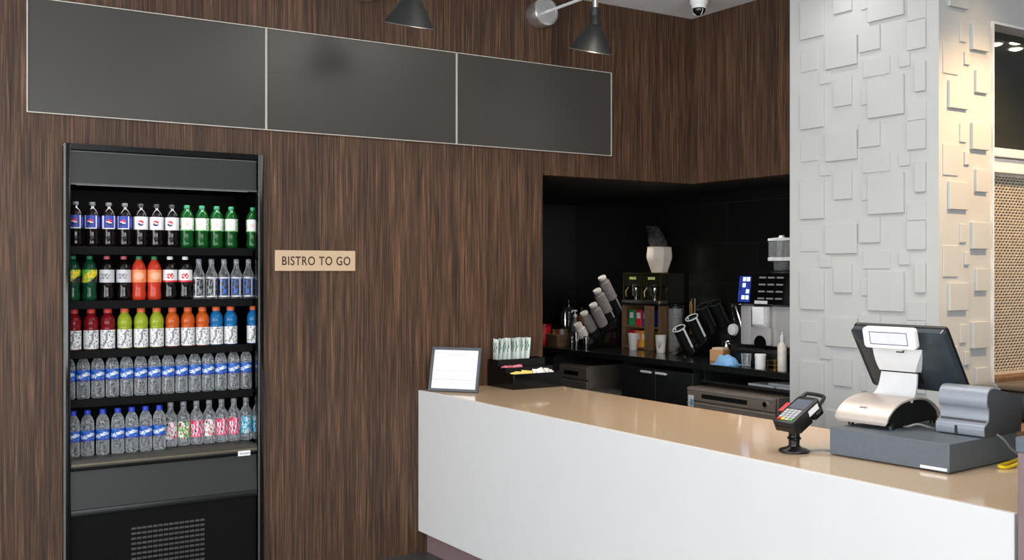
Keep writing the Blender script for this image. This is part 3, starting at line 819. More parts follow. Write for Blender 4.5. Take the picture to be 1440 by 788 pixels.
def packet_bm(w, h, th, print_mi=None):
    bm = bmnew()
    nx, nz = 6, 8
    grid = {}
    for s in (-1, 1):
        for i in range(nx + 1):
            for j in range(nz + 1):
                u, v = i / nx, j / nz
                b = (math.sin(PI * u) ** .6) * (math.sin(PI * v) ** .6) if 0 < i < nx and 0 < j < nz else 0
                edge = i in (0, nx) or j in (0, nz)
                if edge and s == 1: grid[s, i, j] = grid[-1, i, j]; continue
                grid[s, i, j] = bm.verts.new(((u - .5) * w, s * th * b, v * h))
    for s in (-1, 1):
        for i in range(nx):
            for j in range(nz):
                q = [grid[s, i, j], grid[s, i + 1, j], grid[s, i + 1, j + 1], grid[s, i, j + 1]]
                mi = 1 if (print_mi and print_mi(i, j)) else 0
                addf(bm, q if s == -1 else q[::-1], mi)
    return bm
def packets(name, mats, n, fn, size, desc, group, prm=None):
    base = None
    for k in range(n):
        loc, rot = fn(k)
        if base is None:
            base = obj(name, packet_bm(*size, prm), mats, None, 60); o = base
        else:
            o = base.copy(); COL.objects.link(o)
        o.location = loc; o.rotation_euler = rot
        lab = f'{desc}, ' + (nth(k) if k < n - 1 else 'rightmost') + f' of {n}'
        tag(o, lab, 'packet', group)
rnd = random.Random(3)
packets('sweetener_packet', [MINT, GPRINT], 14, lambda k: ((OX + 0.014 + k * 0.0162, OY + 0.225 + rnd.uniform(-.012, .012), CT + 0.116 + rnd.uniform(0.0, 0.006)), (rnd.uniform(-.12, .12), rnd.uniform(-.06, .06) + (k - 8) * .012, PI * .5 + rnd.uniform(-.22, .22))),
        (0.052, 0.158, 0.005), 'tall pale mint packet standing in the organizer back row', 'upright mint packets in the organizer', lambda i, j: 4 <= j <= 6 and (i + j) % 2 == 0 and 1 <= i <= 4)
packets('pink_sugar_packet', [PINK, LRED], 5, lambda k: ((OX + 0.035 + k * 0.026, OY + 0.125 + rnd.uniform(-.01, .01), CT + 0.088), (-.5 + rnd.uniform(-.1, .1), rnd.uniform(-.25, .25), .35 + rnd.uniform(-.3, .3))),
        (0.058, 0.042, 0.005), 'pink sugar packet lying in the organizer middle step', 'pink sugar packets in the organizer')
packets('yellow_sweetener_packet', [YEL, LYEL], 5, lambda k: ((OX + 0.044 + k * 0.023, OY + 0.040 + rnd.uniform(-.006, .006), CT + 0.066 + 0.006 * (k == 3)), (-.5 + rnd.uniform(-.1, .1), rnd.uniform(-.12, .12), .1 + rnd.uniform(-.2, .2))),
        (0.056, 0.034, 0.0055), 'yellow sweetener packet in the organizer front left bin', 'yellow sweetener packets in the organizer')
packets('white_sugar_packet', [PAPER, GREYINK], 5, lambda k: ((OX + 0.200 + k * 0.026, OY + 0.036 + rnd.uniform(-.008, .008), CT + 0.070 + (0.005 if k % 2 else 0)), (-.75 + rnd.uniform(-.15, .15), rnd.uniform(-.2, .2), .2 + rnd.uniform(-.4, .4))),
        (0.058, 0.045, 0.0055), 'white sugar packet in the organizer front right bin', 'white sugar packets in the organizer')

# ------------------------------------------------------------------ card reader on its stand
cr = thing('card_reader', 'black handheld card reader on a round stand beside the cash drawer', 'card reader', (2.976, 2.684, CT))
one('stand_base', lambda bm: lathe(bm, [(0, 0), (0.052, 0), (0.056, 0.003), (0.056, 0.008), (0.05, 0.012), (0.03, 0.018), (0.022, 0.024), (0, 0.024)], 36), BLACK, cr)
one('stand_stem', lambda bm: lathe(bm, [(0.021, 0.02), (0.020, 0.03), (0.021, 0.046), (0.026, 0.05), (0.026, 0.054), (0.021, 0.058), (0.020, 0.075), (0.025, 0.09), (0.031, 0.10), (0.0, 0.10)], 28), BLACKG, cr)
wv = Vector((0.08, -0.995, -0.02)).normalized()
lh = Vector((1.0, 0.02, 0)).normalized()
el = math.radians(27)
lv = (lh * math.cos(el) + Vector((0, 0, 1)) * math.sin(el)); lv = (lv - wv * lv.dot(wv)).normalized()
nv_ = wv.cross(lv).normalized()
if nv_.z < 0: nv_ = -nv_
hm = Matrix(((wv.x, lv.x, nv_.x, 0.020), (wv.y, lv.y, nv_.y, 0.0), (wv.z, lv.z, nv_.z, 0.165), (0, 0, 0, 1))) @ Matrix.Scale(1.14, 4)
def _f(bm):
    prism(bm, rrect(-0.041, 0.041, -0.093, 0.066, 0.012), -0.036, 0.0, 'xy', mat=hm, bev=.003)
    prism(bm, rrect(-0.030, 0.030, -0.06, 0.02, 0.01), -0.062, -0.034, 'xy', mat=hm)
bd = one('reader_body', _f, BLACK, cr, 40)
def _f(bm):
    pts = [(-0.036, 0.060, -0.012), (-0.036, 0.088, -0.010), (-0.026, 0.097, -0.010), (0.026, 0.097, -0.012), (0.037, 0.088, -0.016), (0.037, 0.06, -0.022)]
    tube(bm, [hm @ p for p in spline(pts, 4)], 0.0075, 8)
one('carry_loop', _f, BLACK, bd)
one('printer_hump', lambda bm: prism(bm, rrect(-0.038, 0.040, 0.02, 0.07, 0.008), -0.058, -0.028, 'xy', mat=hm, bev=.003), BLACKG, bd, 40)
one('reader_screen', lambda bm: box(bm, -0.031, 0.031, -0.008, 0.046, 0.0, 0.0012, mat=hm), SCREENG, cr, 0)
one('keypad', lambda bm: [box(bm, -0.030 + i * 0.0155, -0.017 + i * 0.0155, -0.078 + j * 0.0125, -0.068 + j * 0.0125, 0.0, 0.003, mi=(1 if (i, j) == (0, 0) else 2 if (i, j) == (3, 0) else 3 if (i, j) == (1, 0) else 0), bev=.001, seg=1, mat=hm) for i in range(4) for j in range(5)], [M('key_grey', (170, 170, 172), .5), LRED, LGRN, LYEL], cr, 20)
sl = one('side_sticker', lambda bm: box(bm, 0.041, 0.0418, -0.005, 0.048, -0.028, -0.008, mat=hm), WHITE, cr, 0)
one('card_slot', lambda bm: box(bm, -0.028, 0.028, -0.0945, -0.0925, -0.020, -0.015, mat=hm), CARTD, cr, 0)
tag(one('card_edge', lambda bm: box(bm, -0.058, -0.041, -0.03, 0.02, -0.004, -0.001, mat=hm), RED, cr, 0))
tag(one('reader_cable', lambda bm: tube(bm, spline([(3.020, 2.650, CT + 0.006), (3.055, 2.615, CT + 0.010), (3.075, 2.585, CT + 0.008), (3.09, 2.578, CT + 0.006)], 6), 0.0045, 8), CABLEG), 'short dark cable between the card reader stand and the cash drawer', 'cable')

# ------------------------------------------------------------------ cash drawer, terminal, printer (local frame: a to the near end, b to the staff side)
DR = math.radians(4.5)
A_ = Vector((math.sin(DR), -math.cos(DR), 0)); B_ = Vector((math.cos(DR), math.sin(DR), 0))
D0 = Vector((3.038, 2.573, CT))
# local x = b, local y = -a, z = c
def loc_abc(a, b, c): return D0 + A_ * a + B_ * b + Vector((0, 0, c))
dr = thing('cash_drawer', 'slate grey steel cash drawer under the terminal and receipt printer', 'cash drawer', tuple(D0), DR)
one('drawer_case', lambda bm: box(bm, 0.003, 0.45, -0.467, 0, 0.004, 0.1, bev=.003), GREYBLUE, dr, 20)
one('drawer_front', lambda bm: box(bm, 0.448, 0.456, -0.455, -0.012, 0.012, 0.088, bev=.002), GREYBLUE, dr, 20)
bp_ = one('badge', lambda bm: box(bm, 0.0012, 0.003, -0.459, -0.362, 0.008, 0.018), WHITE, dr, 0)
one('drawer_foot', lambda bm: [lathe(bm, [(0, 0), (0.012, 0), (0.012, 0.005), (0, 0.005)], 12, T(x, y, 0)) for x in (0.04, 0.41) for y in (-0.43, -0.04)], BLACK, dr)

ps = thing('point_of_sale_terminal', 'silver touch terminal on the cash drawer, seen from behind', 'terminal', tuple(loc_abc(0, 0, 0.1)), DR)
def Y(a): return -a
# curved silver cover of the base: profile (b, c above drawer top), from a=-0.03 to 0.178
shell = spline([(0.092, 0.016, 0), (0.088, 0.030, 0), (0.100, 0.052, 0), (0.145, 0.083, 0), (0.205, 0.101, 0), (0.29, 0.106, 0), (0.36, 0.094, 0), (0.42, 0.060, 0), (0.45, 0.020, 0)], 5)
outer = [(p.x, p.y) for p in shell]
def offs(pl, d):
    out = []
    for i, p in enumerate(pl):
        a = Vector(pl[max(i - 1, 0)]); b = Vector(pl[min(i + 1, len(pl) - 1)])
        t_ = (b - a).normalized()
        out.append((p[0] + t_.y * d, p[1] - t_.x * d))
    return out
inner = offs(outer, 0.007)
def _f(bm):
    n = len(outer)
    na = 12
    a0, a1 = -0.038, 0.180
    def edge(i, aa):   # round the two front corners of the sheet
        return aa
    vo, vi = [], []
    for k in range(na + 1):
        aa = a0 + (a1 - a0) * k / na
        ro, ri = [], []
        for i in range(n):
            s = 1.0 - 0.10 * max(0, 1 - i / 6.0) ** 2
            c = (a0 + a1) / 2
            ro.append(bm.verts.new((outer[i][0], Y(c + (aa - c) * s), outer[i][1])))
            ri.append(bm.verts.new((inner[i][0], Y(c + (aa - c) * s), inner[i][1])))
        vo.append(ro); vi.append(ri)
    for k in range(na):
        for i in range(n - 1):
            addf(bm, [vo[k][i], vo[k][i + 1], vo[k + 1][i + 1], vo[k + 1][i]])
            addf(bm, [vi[k][i + 1], vi[k][i], vi[k + 1][i], vi[k + 1][i + 1]])
        addf(bm, [vo[k][0], vo[k + 1][0], vi[k + 1][0], vi[k][0]])
        addf(bm, [vo[k][-1], vi[k][-1], vi[k + 1][-1], vo[k + 1][-1]])
    for k in (0, na):
        for i in range(n - 1):
            addf(bm, [vo[k][i], vi[k][i], vi[k][i + 1], vo[k][i + 1]])
bs = one('base_cover', _f, WARMSILVER, ps, 50)
one('cover_badge', lambda bm: box(bm, -0.016, 0.016, -0.003, 0.003, 0, 0.0008, mat=T(0.122, Y(0.06), 0.0715) @ R(math.radians(-36), 'Y') @ R(PI / 2, 'Z')), LGREY, bs, 0)
one('base_chassis', lambda bm: prism(bm, [(0.125, 0.012)] + [p for p in offs(outer, 0.009)][10:-4] + [(0.43, 0.012)], Y(0.172), Y(-0.030), 'xz'), BLACK, ps, 30)
one('base_foot', lambda bm: [lathe(bm, [(0, 0), (0.011, 0), (0.010, 0.02), (0, 0.02)], 14, T(b, Y(a), 0)) for a in (0.0, 0.165) for b in (0.135, 0.41)], BLACK, ps)
# neck sheet
neck = [(p.x, p.y) for p in spline([(0.250, 0.098, 0), (0.285, 0.112, 0), (0.303, 0.140, 0), (0.314, 0.190, 0)], 5)]
ni = offs(neck, 0.010)
def sheet(bm, pl, pi_, hw):
    n = len(pl)
    rows = []
    for i in range(n):
        h0, h1 = hw(i / (n - 1))
        rows.append([bm.verts.new((pl[i][0], Y(h0), pl[i][1])), bm.verts.new((pl[i][0], Y(h1), pl[i][1])), bm.verts.new((pi_[i][0], Y(h1), pi_[i][1])), bm.verts.new((pi_[i][0], Y(h0), pi_[i][1]))])
    for i in range(n - 1):
        for k in range(4):
            addf(bm, [rows[i][k], rows[i][(k + 1) % 4], rows[i + 1][(k + 1) % 4], rows[i + 1][k]])
    addf(bm, rows[0]); addf(bm, rows[-1][::-1])
one('neck', lambda bm: sheet(bm, neck, ni, lambda t: (-0.012 + 0.022 * t ** .6, 0.180 - 0.022 * t ** .6)), SILVERP, ps, 40)
one('hinge', lambda bm: prism(bm, [(0.316, 0.180), (0.33, 0.205), (0.40, 0.205), (0.40, 0.15), (0.34, 0.15)], Y(0.155), Y(0.008), 'xz', bev=.004), BLACK, ps, 30)
upper = [(p.x, p.y) for p in spline([(0.304, 0.196, 0), (0.292, 0.222, 0), (0.286, 0.252, 0), (0.284, 0.285, 0)], 5)]
def upper_f(bm):
    # a wedge whose silver back curves, running forward to the screen housing
    n = len(upper)
    L_, R_ = [], []
    for i, (b, c) in enumerate(upper):
        t_ = i / (n - 1)
        h0, h1 = 0.010 - 0.020 * t_, 0.158 + 0.042 * t_
        bb = 0.405 - (c - 0.15) * 0.67
        L_.append((bm.verts.new((b, Y(h0), c)), bm.verts.new((max(bb, b + .012), Y(h0 + .0), c - 0.004))))
        R_.append((bm.verts.new((b, Y(h1), c)), bm.verts.new((max(bb, b + .012), Y(h1 + .0), c - 0.004))))
    for i in range(n - 1):
        addf(bm, [L_[i][0], R_[i][0], R_[i + 1][0], L_[i + 1][0]])
        addf(bm, [L_[i][1], L_[i + 1][1], R_[i + 1][1], R_[i][1]])
        addf(bm, [L_[i][0], L_[i + 1][0], L_[i + 1][1], L_[i][1]])
        addf(bm, [R_[i][0], R_[i][1], R_[i + 1][1], R_[i + 1][0]])
    addf(bm, [L_[0][0], L_[0][1], R_[0][1], R_[0][0]]); addf(bm, [L_[-1][0], R_[-1][0], R_[-1][1], L_[-1][1]])
one('neck_collar', upper_f, SILVERP, ps, 40)
# tilted screen housing: its own frame  (s across = a, u up along the screen, n out of its back)
tl = math.atan2(0.15, 0.222)
smx = T(0.415, Y(0.099), 0.118) @ R(-tl, 'Y')      # local x: towards staff, y: -a, z: up along the screen
def _f(bm):
    W_, H_ = 0.193, 0.276
    back = [(-W_ + 0.045, -W_ + 0.045), ]
    o = rrect(-W_, W_, 0, H_, 0.014, 4)
    i_ = rrect(-W_ + 0.03, W_ - 0.03, 0.025, H_ - 0.035, 0.02, 4)
    front = [bm.verts.new(smx @ Vector((0.030, p[0], p[1]))) for p in o]
    mid = [bm.verts.new(smx @ Vector((0.004, p[0], p[1]))) for p in o]
    bk = [bm.verts.new(smx @ Vector((-0.016, p[0], p[1]))) for p in i_]
    n = len(o)
    for a, b in ((front, mid), (mid, bk)):
        for k in range(n):
            addf(bm, [a[k], a[(k + 1) % n], b[(k + 1) % n], b[k]])
    addf(bm, front); addf(bm, bk[::-1])
sc_ = one('screen_housing', _f, SCRB, ps, 25)
one('bezel', lambda bm: prism(bm, rrect(-0.195, 0.195, -0.004, 0.280, 0.014, 4), 0.030, 0.044, 'yz', mat=smx, bev=.003), BLACK, ps, 30)
one('touch_screen', lambda bm: box(bm, 0.0442, 0.0455, -0.175, 0.175, 0.024, 0.246, mat=smx), SCREENG, ps, 0)
# customer display
dmx = T(0.232, Y(0.108), 0.292) @ R(math.radians(-14), 'Y')
cd = one('customer_display', lambda bm: prism(bm, rrect(-0.107, 0.107, -0.004, 0.076, 0.014, 5), -0.016, 0.012, 'yz', mat=dmx, bev=.004), WHITE, ps, 40)
one('display_rim', lambda bm: [box(bm, -0.0168, -0.0160, y0, y1, z0, z1, mat=dmx) for y0, y1, z0, z1 in ((-0.078, 0.078, 0.012, 0.0145), (-0.078, 0.078, 0.0585, 0.061), (-0.078, -0.0755, 0.0145, 0.0585), (0.0755, 0.078, 0.0145, 0.0585))], LNAVY, cd, 0)
one('display_window', lambda bm: box(bm, -0.0165, -0.0160, -0.0755, 0.0755, 0.0145, 0.0585, mat=dmx), DISPW, cd, 0)
one('display_bracket', lambda bm: box(bm, 0.012, 0.05, -0.03, 0.03, -0.02, 0.05, mat=dmx), SILVERP, cd, 0)
one('display_latch', lambda bm: box(bm, 0.2795, 0.287, Y(0.125), Y(0.095), 0.268, 0.284), BLACK, ps, 0)

# receipt printer
pr = thing('receipt_printer', 'grey stepped-front receipt printer at the near end of the cash drawer', 'printer', tuple(loc_abc(0.3005, 0.0, 0.1005)), DR)
prof = [(0.222, 0), (0.214, 0.012), (0.214, 0.038), (0.230, 0.052), (0.240, 0.060), (0.242, 0.092), (0.232, 0.104), (0.229, 0.125), (0.234, 0.150), (0.252, 0.164), (0.28, 0.167), (0.475, 0.122), (0.480, 0.115), (0.470, 0.0)]
def rev(pts):  return [(p[0], p[1]) for p in pts]
one('printer_case', lambda bm: prism(bm, rev(prof), Y(0.171), Y(0.0), 'xz', bev=.002), PRINTD, pr, 30)
fr = [(p.x, p.y) for p in spline([(0.212, 0.004, 0), (0.209, 0.012, 0), (0.209, 0.036, 0), (0.228, 0.050, 0), (0.237, 0.060, 0), (0.238, 0.092, 0), (0.229, 0.104, 0), (0.226, 0.126, 0), (0.232, 0.152, 0), (0.252, 0.168, 0), (0.285, 0.170, 0), (0.32, 0.163, 0)], 4)]
one('front_cover', lambda bm: prism(bm, fr + offs(fr, 0.006)[::-1], Y(0.174), Y(-0.003), 'xz'), PRINTG, pr, 35)
one('front_notch', lambda bm: box(bm, 0.2065, 0.214, Y(0.078), Y(0.068), 0.006, 0.034), BLACK, pr, 0)
tag(one('printer_cable', lambda bm: tube(bm, spline([loc_abc(0.470, 0.30, 0.105), loc_abc(0.492, 0.31, 0.088), loc_abc(0.502, 0.34, 0.055), loc_abc(0.515, 0.40, 0.02), loc_abc(0.52, 0.45, 0.008), loc_abc(0.53, 0.5, 0.006)], 6), 0.0045, 8), CABLEG), 'thin grey cable drooping down the near side of the cash drawer', 'cable')
tag(one('data_cable', lambda bm: tube(bm, spline([loc_abc(0.478, 0.44, 0.006), loc_abc(0.492, 0.36, 0.006), loc_abc(0.50, 0.27, 0.006), loc_abc(0.515, 0.235, 0.007), loc_abc(0.535, 0.25, 0.006), loc_abc(0.535, 0.33, 0.012), loc_abc(0.52, 0.37, 0.014), loc_abc(0.545, 0.44, 0.006)], 6), 0.006, 8), CABLEY), 'yellow network cable loop lying on the countertop by the cash drawer', 'cable')
tag(one('terminal_cable', lambda bm: tube(bm, spline([loc_abc(0.176, 0.2, 0.106), loc_abc(0.205, 0.18, 0.112), loc_abc(0.235, 0.2, 0.122), loc_abc(0.27, 0.24, 0.108), loc_abc(0.285, 0.3, 0.106)], 6), 0.004, 8), CABLEG), 'grey cable curling on the cash drawer between terminal and printer', 'cable')

# counter and dark equipment under the pass opening
ledge = thing('pass_counter', 'tan-topped counter under the pass opening, behind the terminal', 'counter', (4.3, 2.5, 0))
one('counter_body', lambda bm: box(bm, 0.02, 3.2, 0.02, 0.61, 0, 0.87), BLACKM, ledge, 0)
one('counter_slab', lambda bm: box(bm, 0, 3.22, 0, 0.61, 0.87, 0.90, bev=.003), TANWOOD, ledge, 20)
eq = thing('equipment_box', 'black equipment box on the counter behind the receipt printer', 'appliance', (4.52, 2.66, 0.90))
one('case', lambda bm: box(bm, 0, 0.5, 0, 0.36, 0.012, 0.135, bev=.008), BLACK, eq, 30)
one('lid', lambda bm: box(bm, 0.01, 0.49, 0.01, 0.35, 0.135, 0.145, bev=.004), BLACKG, eq, 30)
one('foot', lambda bm: [lathe(bm, [(0, 0), (0.014, 0), (0.012, 0.012), (0, 0.012)], 12, T(x, y, 0)) for x in (0.04, 0.46) for y in (0.04, 0.32)], BLACK, eq)

# ------------------------------------------------------------------ back counter along the niche wall
FXB = 4.80
def cab(name, label, y0, y1, fn):
    t = thing(name, label, 'cabinet', (FXB, y0, 0))
    fn(t, y1 - y0)
    return t
def shell_box(bm, w, d=0.69, z1=0.935, t=0.018, shelf=None):
    box(bm, 0.0, d, 0, t, 0.1, z1); box(bm, 0, d, w - t, w, 0.1, z1); box(bm, d - t, d, t, w - t, 0.1, z1)
    box(bm, 0, d - t, t, w - t, 0.1, 0.118); box(bm, 0.05, d, 0, w, 0, 0.1)
    if shelf: box(bm, 0.02, d - t, t, w - t, shelf - .018, shelf)
def c_closed(t, w):
    one('carcass', lambda bm: shell_box(bm, w, d=0.69), BLACKM, t, 0)
    for k in range(2):
        y0 = 0.003 + k * (w / 2); y1 = y0 + w / 2 - 0.006
        d = one('door', lambda bm: box(bm, -0.02, -0.001, y0, y1, 0.105, 0.905, bev=.002, seg=1), BLACKM, t, 20)
        yc = w / 2 + (-0.13 if k == 0 else 0.03)
        def _h(bm):
            tube(bm, [(-0.045, yc, 0.882), (-0.045, yc + 0.10, 0.882)], 0.009, 8)
            tube(bm, [(-0.021, yc + .01, 0.88), (-0.045, yc + .01, 0.88)], 0.004, 6); tube(bm, [(-0.021, yc + .09, 0.88), (-0.045, yc + .09, 0.88)], 0.004, 6)
        one('handle', _h, SILVERP, d)
cab('base_cabinet', 'black two-door base cabinet with chrome handles under the tea rack', 5.19, 5.95, c_closed)
sh = thing('undercounter_shelf', 'black shelf hung under the back counter, holding grey towels', 'shelf', (FXB, 4.13, 0.855))
one('shelf_board', lambda bm: box(bm, 0.0, 0.66, 0, 1.0, 0, 0.013), BLACKM, sh, 0)
for yb in (0, 0.988):
    one('shelf_bracket', lambda bm: box(bm, 0.02, 0.66, yb, yb + 0.012, 0.013, 0.083), BLACKM, sh, 0)
cab('base_cabinet', 'black base cabinet at the far left end of the back counter', 6.80, 7.48, lambda t, w: [one('carcass', lambda bm: shell_box(bm, w), BLACKM, t, 0), one('door', lambda bm: box(bm, -0.02, -0.001, 0.003, w - .003, 0.105, 0.905, bev=.002, seg=1), BLACKM, t, 20)])
tag(one('back_countertop', lambda bm: box(bm, FXB - 0.03, 5.498, 4.11, 7.495, BZ - 0.042, BZ, bev=.003), M('black_speckled_stone', (28, 30, 28), 0.16, var=0.5, scale=180), None, 20), 'black stone countertop of the dark coffee niche', 'countertop')

def ug(label, x0, y0, y1, z1, slots):
    w = y1 - y0
    t = thing('undercounter_fridge', label, 'appliance', (x0, y0, 0))
    one('case', lambda bm: box(bm, 0.004, 0.62, 0, w, 0.03, z1, bev=.003), CARTG, t, 20)
    for za, zb in slots:
        d = one('drawer', lambda bm: box(bm, -0.018, 0.004, 0.004, w - 0.004, za, zb, bev=.003), CARTG, t, 20)
        one('grip_recess', lambda bm: box(bm, -0.0186, -0.018, w * 0.3, w * 0.82, za + (zb - za) * 0.25, za + (zb - za) * 0.6), CARTD, d, 0)
        one('edge_trim', lambda bm: box(bm, -0.021, -0.018, 0.004, w - 0.004, zb - 0.012, zb - 0.006), M('pale_edge_steel', (170, 164, 156), .4, metal=.2), d, 0)
    one('foot', lambda bm: [lathe(bm, [(0, 0), (0.02, 0), (0.016, 0.03), (0, 0.03)], 10, T(x, y, 0)) for x in (0.05, 0.57) for y in (0.05, w - 0.05)], BLACK, t)
    return t
ug('brown-grey two-drawer appliance beside the condiment organizer, left under the back counter', 4.83, 6.415, 6.785, 0.86, [(0.45, 0.74), (0.75, 0.85)])
ug('low grey appliance in the open bay left of the black cabinet doors', 4.84, 5.99, 6.36, 0.70, [(0.3, 0.69)])
u3 = ug('wide brown-grey two-drawer appliance right of the black cabinet doors', 4.72, 4.385, 5.165, 0.828, [(0.40, 0.735), (0.742, 0.826)])
one('sticker', lambda bm: [box(bm, -0.0195, -0.018, 0.715, 0.765, 0.70, 0.775, mi=0), box(bm, -0.0198, -0.0195, 0.72, 0.745, 0.705, 0.75, mi=1)], [WHITE, LCYAN], u3, 0)
one('dial', lambda bm: lathe(bm, [(0, 0), (0.018, 0), (0.016, 0.012), (0, 0.012)], 16, T(-0.018, 0.08, 0.785) @ R(-PI / 2, 'Y')), CHROME, u3)
for k, (y, z) in enumerate(((4.62, 0.8685), (4.41, 0.8685), (4.47, 0.885))):
    tag(one('folded_towel', lambda bm: box(bm, -0.02, 0.2, -0.11 if k == 0 else -0.09, 0.11 if k == 0 else 0.09, 0, 0.016, bev=.006, seg=3), M('pale_grey_cloth', (178, 182, 184), 0.9, var=.1, scale=60, bump=.2), None, 60),
        ('wider grey folded towel on the shelf under the coffee machine', 'lower grey folded towel beside the wider towel on the shelf', 'grey folded towel lying on top of the shelf towels')[k], 'towel', 'folded towels under the back counter').location = (4.84, y, z)

# ------------------------------------------------------------------ cup dispenser
TD = Vector((0.214, 0, -0.342)).normalized()
def axis_m(tip, d):
    z = -d; y = Vector((0, 1, 0)); x = y.cross(z).normalized(); y = z.cross(x).normalized()
    return Matrix(((x.x, y.x, z.x, tip.x), (x.y, y.y, z.y, tip.y), (x.z, y.z, z.z, tip.z), (0, 0, 0, 1)))
cups = [(5.085, 6.58, 1.544), (5.035, 6.58, 1.442), (4.992, 6.575, 1.329), (4.955, 6.645, 1.262), (4.892, 6.645, 1.172)]
cdsp = thing('cup_dispenser', 'black angled cup dispenser holding paper cup stacks, left of tea rack', 'dispenser', (0, 0, BZ))
def _f(bm):
    prism(bm, [(4.90, 0.0), (5.36, 0.0), (5.40, 0.06), (5.33, 0.20), (5.215, 0.28), (5.06, 0.16), (4.93, 0.04)], 6.51, 6.71, 'xz', bev=.004)
one('dispenser_body', _f, BLACKG, cdsp, 30)
def tubes(parent, tips, base_z, r, l0, l1, mat, rimmat):
    for x, y, z in tips:
        tip = Vector((x, y, z - base_z))
        m = axis_m(tip, TD); L1 = min(l1, (z - base_z - 0.045) / 0.848); L0 = min(l0, L1 - .06)
        tb = one('sleeve_tube', lambda bm: lathe(bm, [(r, -L0), (r + .003, -L0), (r + .003, -L1), (0, -L1), (0, -L1 + .004), (r, -L1 + .004)], 24, m, cap0=False, cap1=False), mat, parent, 30)
        one('sleeve_highlight', lambda bm: [box(bm, -0.006, 0.006, s * (r + .003) - .003, s * (r + .003) + .003, -L1 + .03, -L0, mat=m) for s in (-1, 1)], rimmat, tb, 0)  # pale strips paint the highlights running down each black tube
STRIP = M('pale_grey_strip', (170, 168, 164), 0.4)
tubes(cdsp, cups, BZ, 0.046, 0.20, 0.36, BLACK, STRIP)
for k, (x, y, z) in enumerate(cups):
    m = axis_m(Vector((0, 0, 0)), TD)
    t = thing('paper_cup_stack', ('stack of grey paper cups, highest in the angled dispenser', 'stack of grey paper cups, second highest in the angled dispenser', 'stack of grey paper cups, middle of the angled dispenser', 'stack of grey paper cups, second lowest in the angled dispenser', 'stack of white paper cups, lowest in the angled dispenser')[k], 'cup stack', (x, y, z), 0, 'paper cup stacks in the dispenser')
    L_ = min((0.30, 0.30, 0.28, 0.26, 0.25)[k], (z - BZ - 0.07) / 0.848)
    prof = [(0.030, 0.0), (0.0335, -0.045)]
    zz = -0.045
    while zz > -L_:
        prof += [(0.0425, zz - 0.001), (0.044, zz - 0.004), (0.0425, zz - 0.007), (0.0400, zz - 0.009), (0.0405, zz - 0.015)]
        zz -= 0.016
    one('cup_sleeve', lambda bm: lathe(bm, prof, 24, m), GREYCUP if k < 4 else WCUP, t, 40)
    one('cup_bottom', lambda bm: lathe(bm, [(0.0, 0.002), (0.026, 0.002), (0.031, 0.004), (0.0325, 0.0), (0.0335, -0.016), (0.030, -0.016)], 24, m), WCUP, t, 40)

# lid dispenser
ld = thing('lid_dispenser', 'black angled lid dispenser with white-edged tubes, right of tea rack', 'dispenser', (0, 0, BZ))
one('dispenser_body', lambda bm: prism(bm, [(5.08, 0.0), (5.46, 0.0), (5.49, 0.12), (5.45, 0.20), (5.36, 0.20), (5.20, 0.08)], 5.55, 5.76, 'xz', bev=.004), BLACKG, ld, 30)
for k, (x, y, z) in enumerate([(5.085, 5.67, 1.178), (5.19, 5.65, 1.255), (5.30, 5.66, 1.335), (5.37, 5.60, 1.36)]):
    m = axis_m(Vector((x, y, z - BZ)), TD)
    r = 0.047
    l1 = min(0.3, (z - BZ - 0.045) / 0.848)
    tb = one('lid_tube', lambda bm: lathe(bm, [(r - .004, -0.002), (r, -0.002), (r, -l1), (0, -l1), (0, -l1 + .004), (r - .004, -l1 + .004)], 28, m, cap0=False, cap1=False), BLACK, ld, 30)
    mat_ = WHITE if k < 2 else CHAR
    def _f(bm):
        tube(bm, [m @ Vector((r * math.cos(a), r * math.sin(a), 0)) for a in [2 * PI * i / 28 for i in range(28)]], 0.004, 6, closed=True)
        for s in (-1, 1):
            box(bm, -0.007, 0.007, s * r - .004, s * r + .004, max(-0.17, -l1), -0.004, mat=m)
    rm = one('tube_rim', _f, mat_, tb, 40)
    one('dark_lid', lambda bm: [lathe(bm, [(0, -0.012 - j * .012), (0.032, -0.012 - j * .012), (0.038, -0.018 - j * .012), (0.041, -0.022 - j * .012), (0.0, -0.022 - j * .012)], 20, m) for j in range(4)], BLACKG, tb, 30)

# ------------------------------------------------------------------ tea rack with twin dispenser on top
rk = thing('tea_rack', 'brown wooden rack holding bright tea boxes under the twin dispenser', 'rack', (5.22, 6.04, BZ))
def _f(bm):
    box(bm, 0, 0.25, 0.44, 0.455, 0, 0.345); box(bm, 0, 0.25, 0.0, 0.015, 0, 0.345)
    box(bm, 0.235, 0.25, 0.015, 0.44, 0, 0.345)
one('side_board', _f, TANWOOD, rk, 0)
one('front_board', lambda bm: box(bm, -0.004, 0.012, 0.07, 0.175, 0, 0.345, bev=.002, seg=1), TANWOOD, rk, 20)
for z in (0.0, 0.165):
    one('shelf_board', lambda bm: box(bm, 0.012, 0.235, 0.015, 0.44, z + 0.004, z + 0.016), TANWOOD, rk, 0)
one('top_board', lambda bm: box(bm, -0.005, 0.255, -0.005, 0.46, 0.345, 0.360, bev=.002, seg=1), BLACK, rk, 20)
teas = [(0.40, 0.182, LGRN, 'green'), (0.315, 0.182, LRED, 'red'), (0.23, 0.182, LBLUE, 'blue'), (0.405, 0.017, LRED, 'lower red'), (0.325, 0.017, LORG, 'orange'), (0.245, 0.017, LYEL, 'yellow')]
tgreen = M('tea_box_green', (36, 140, 84), .5)
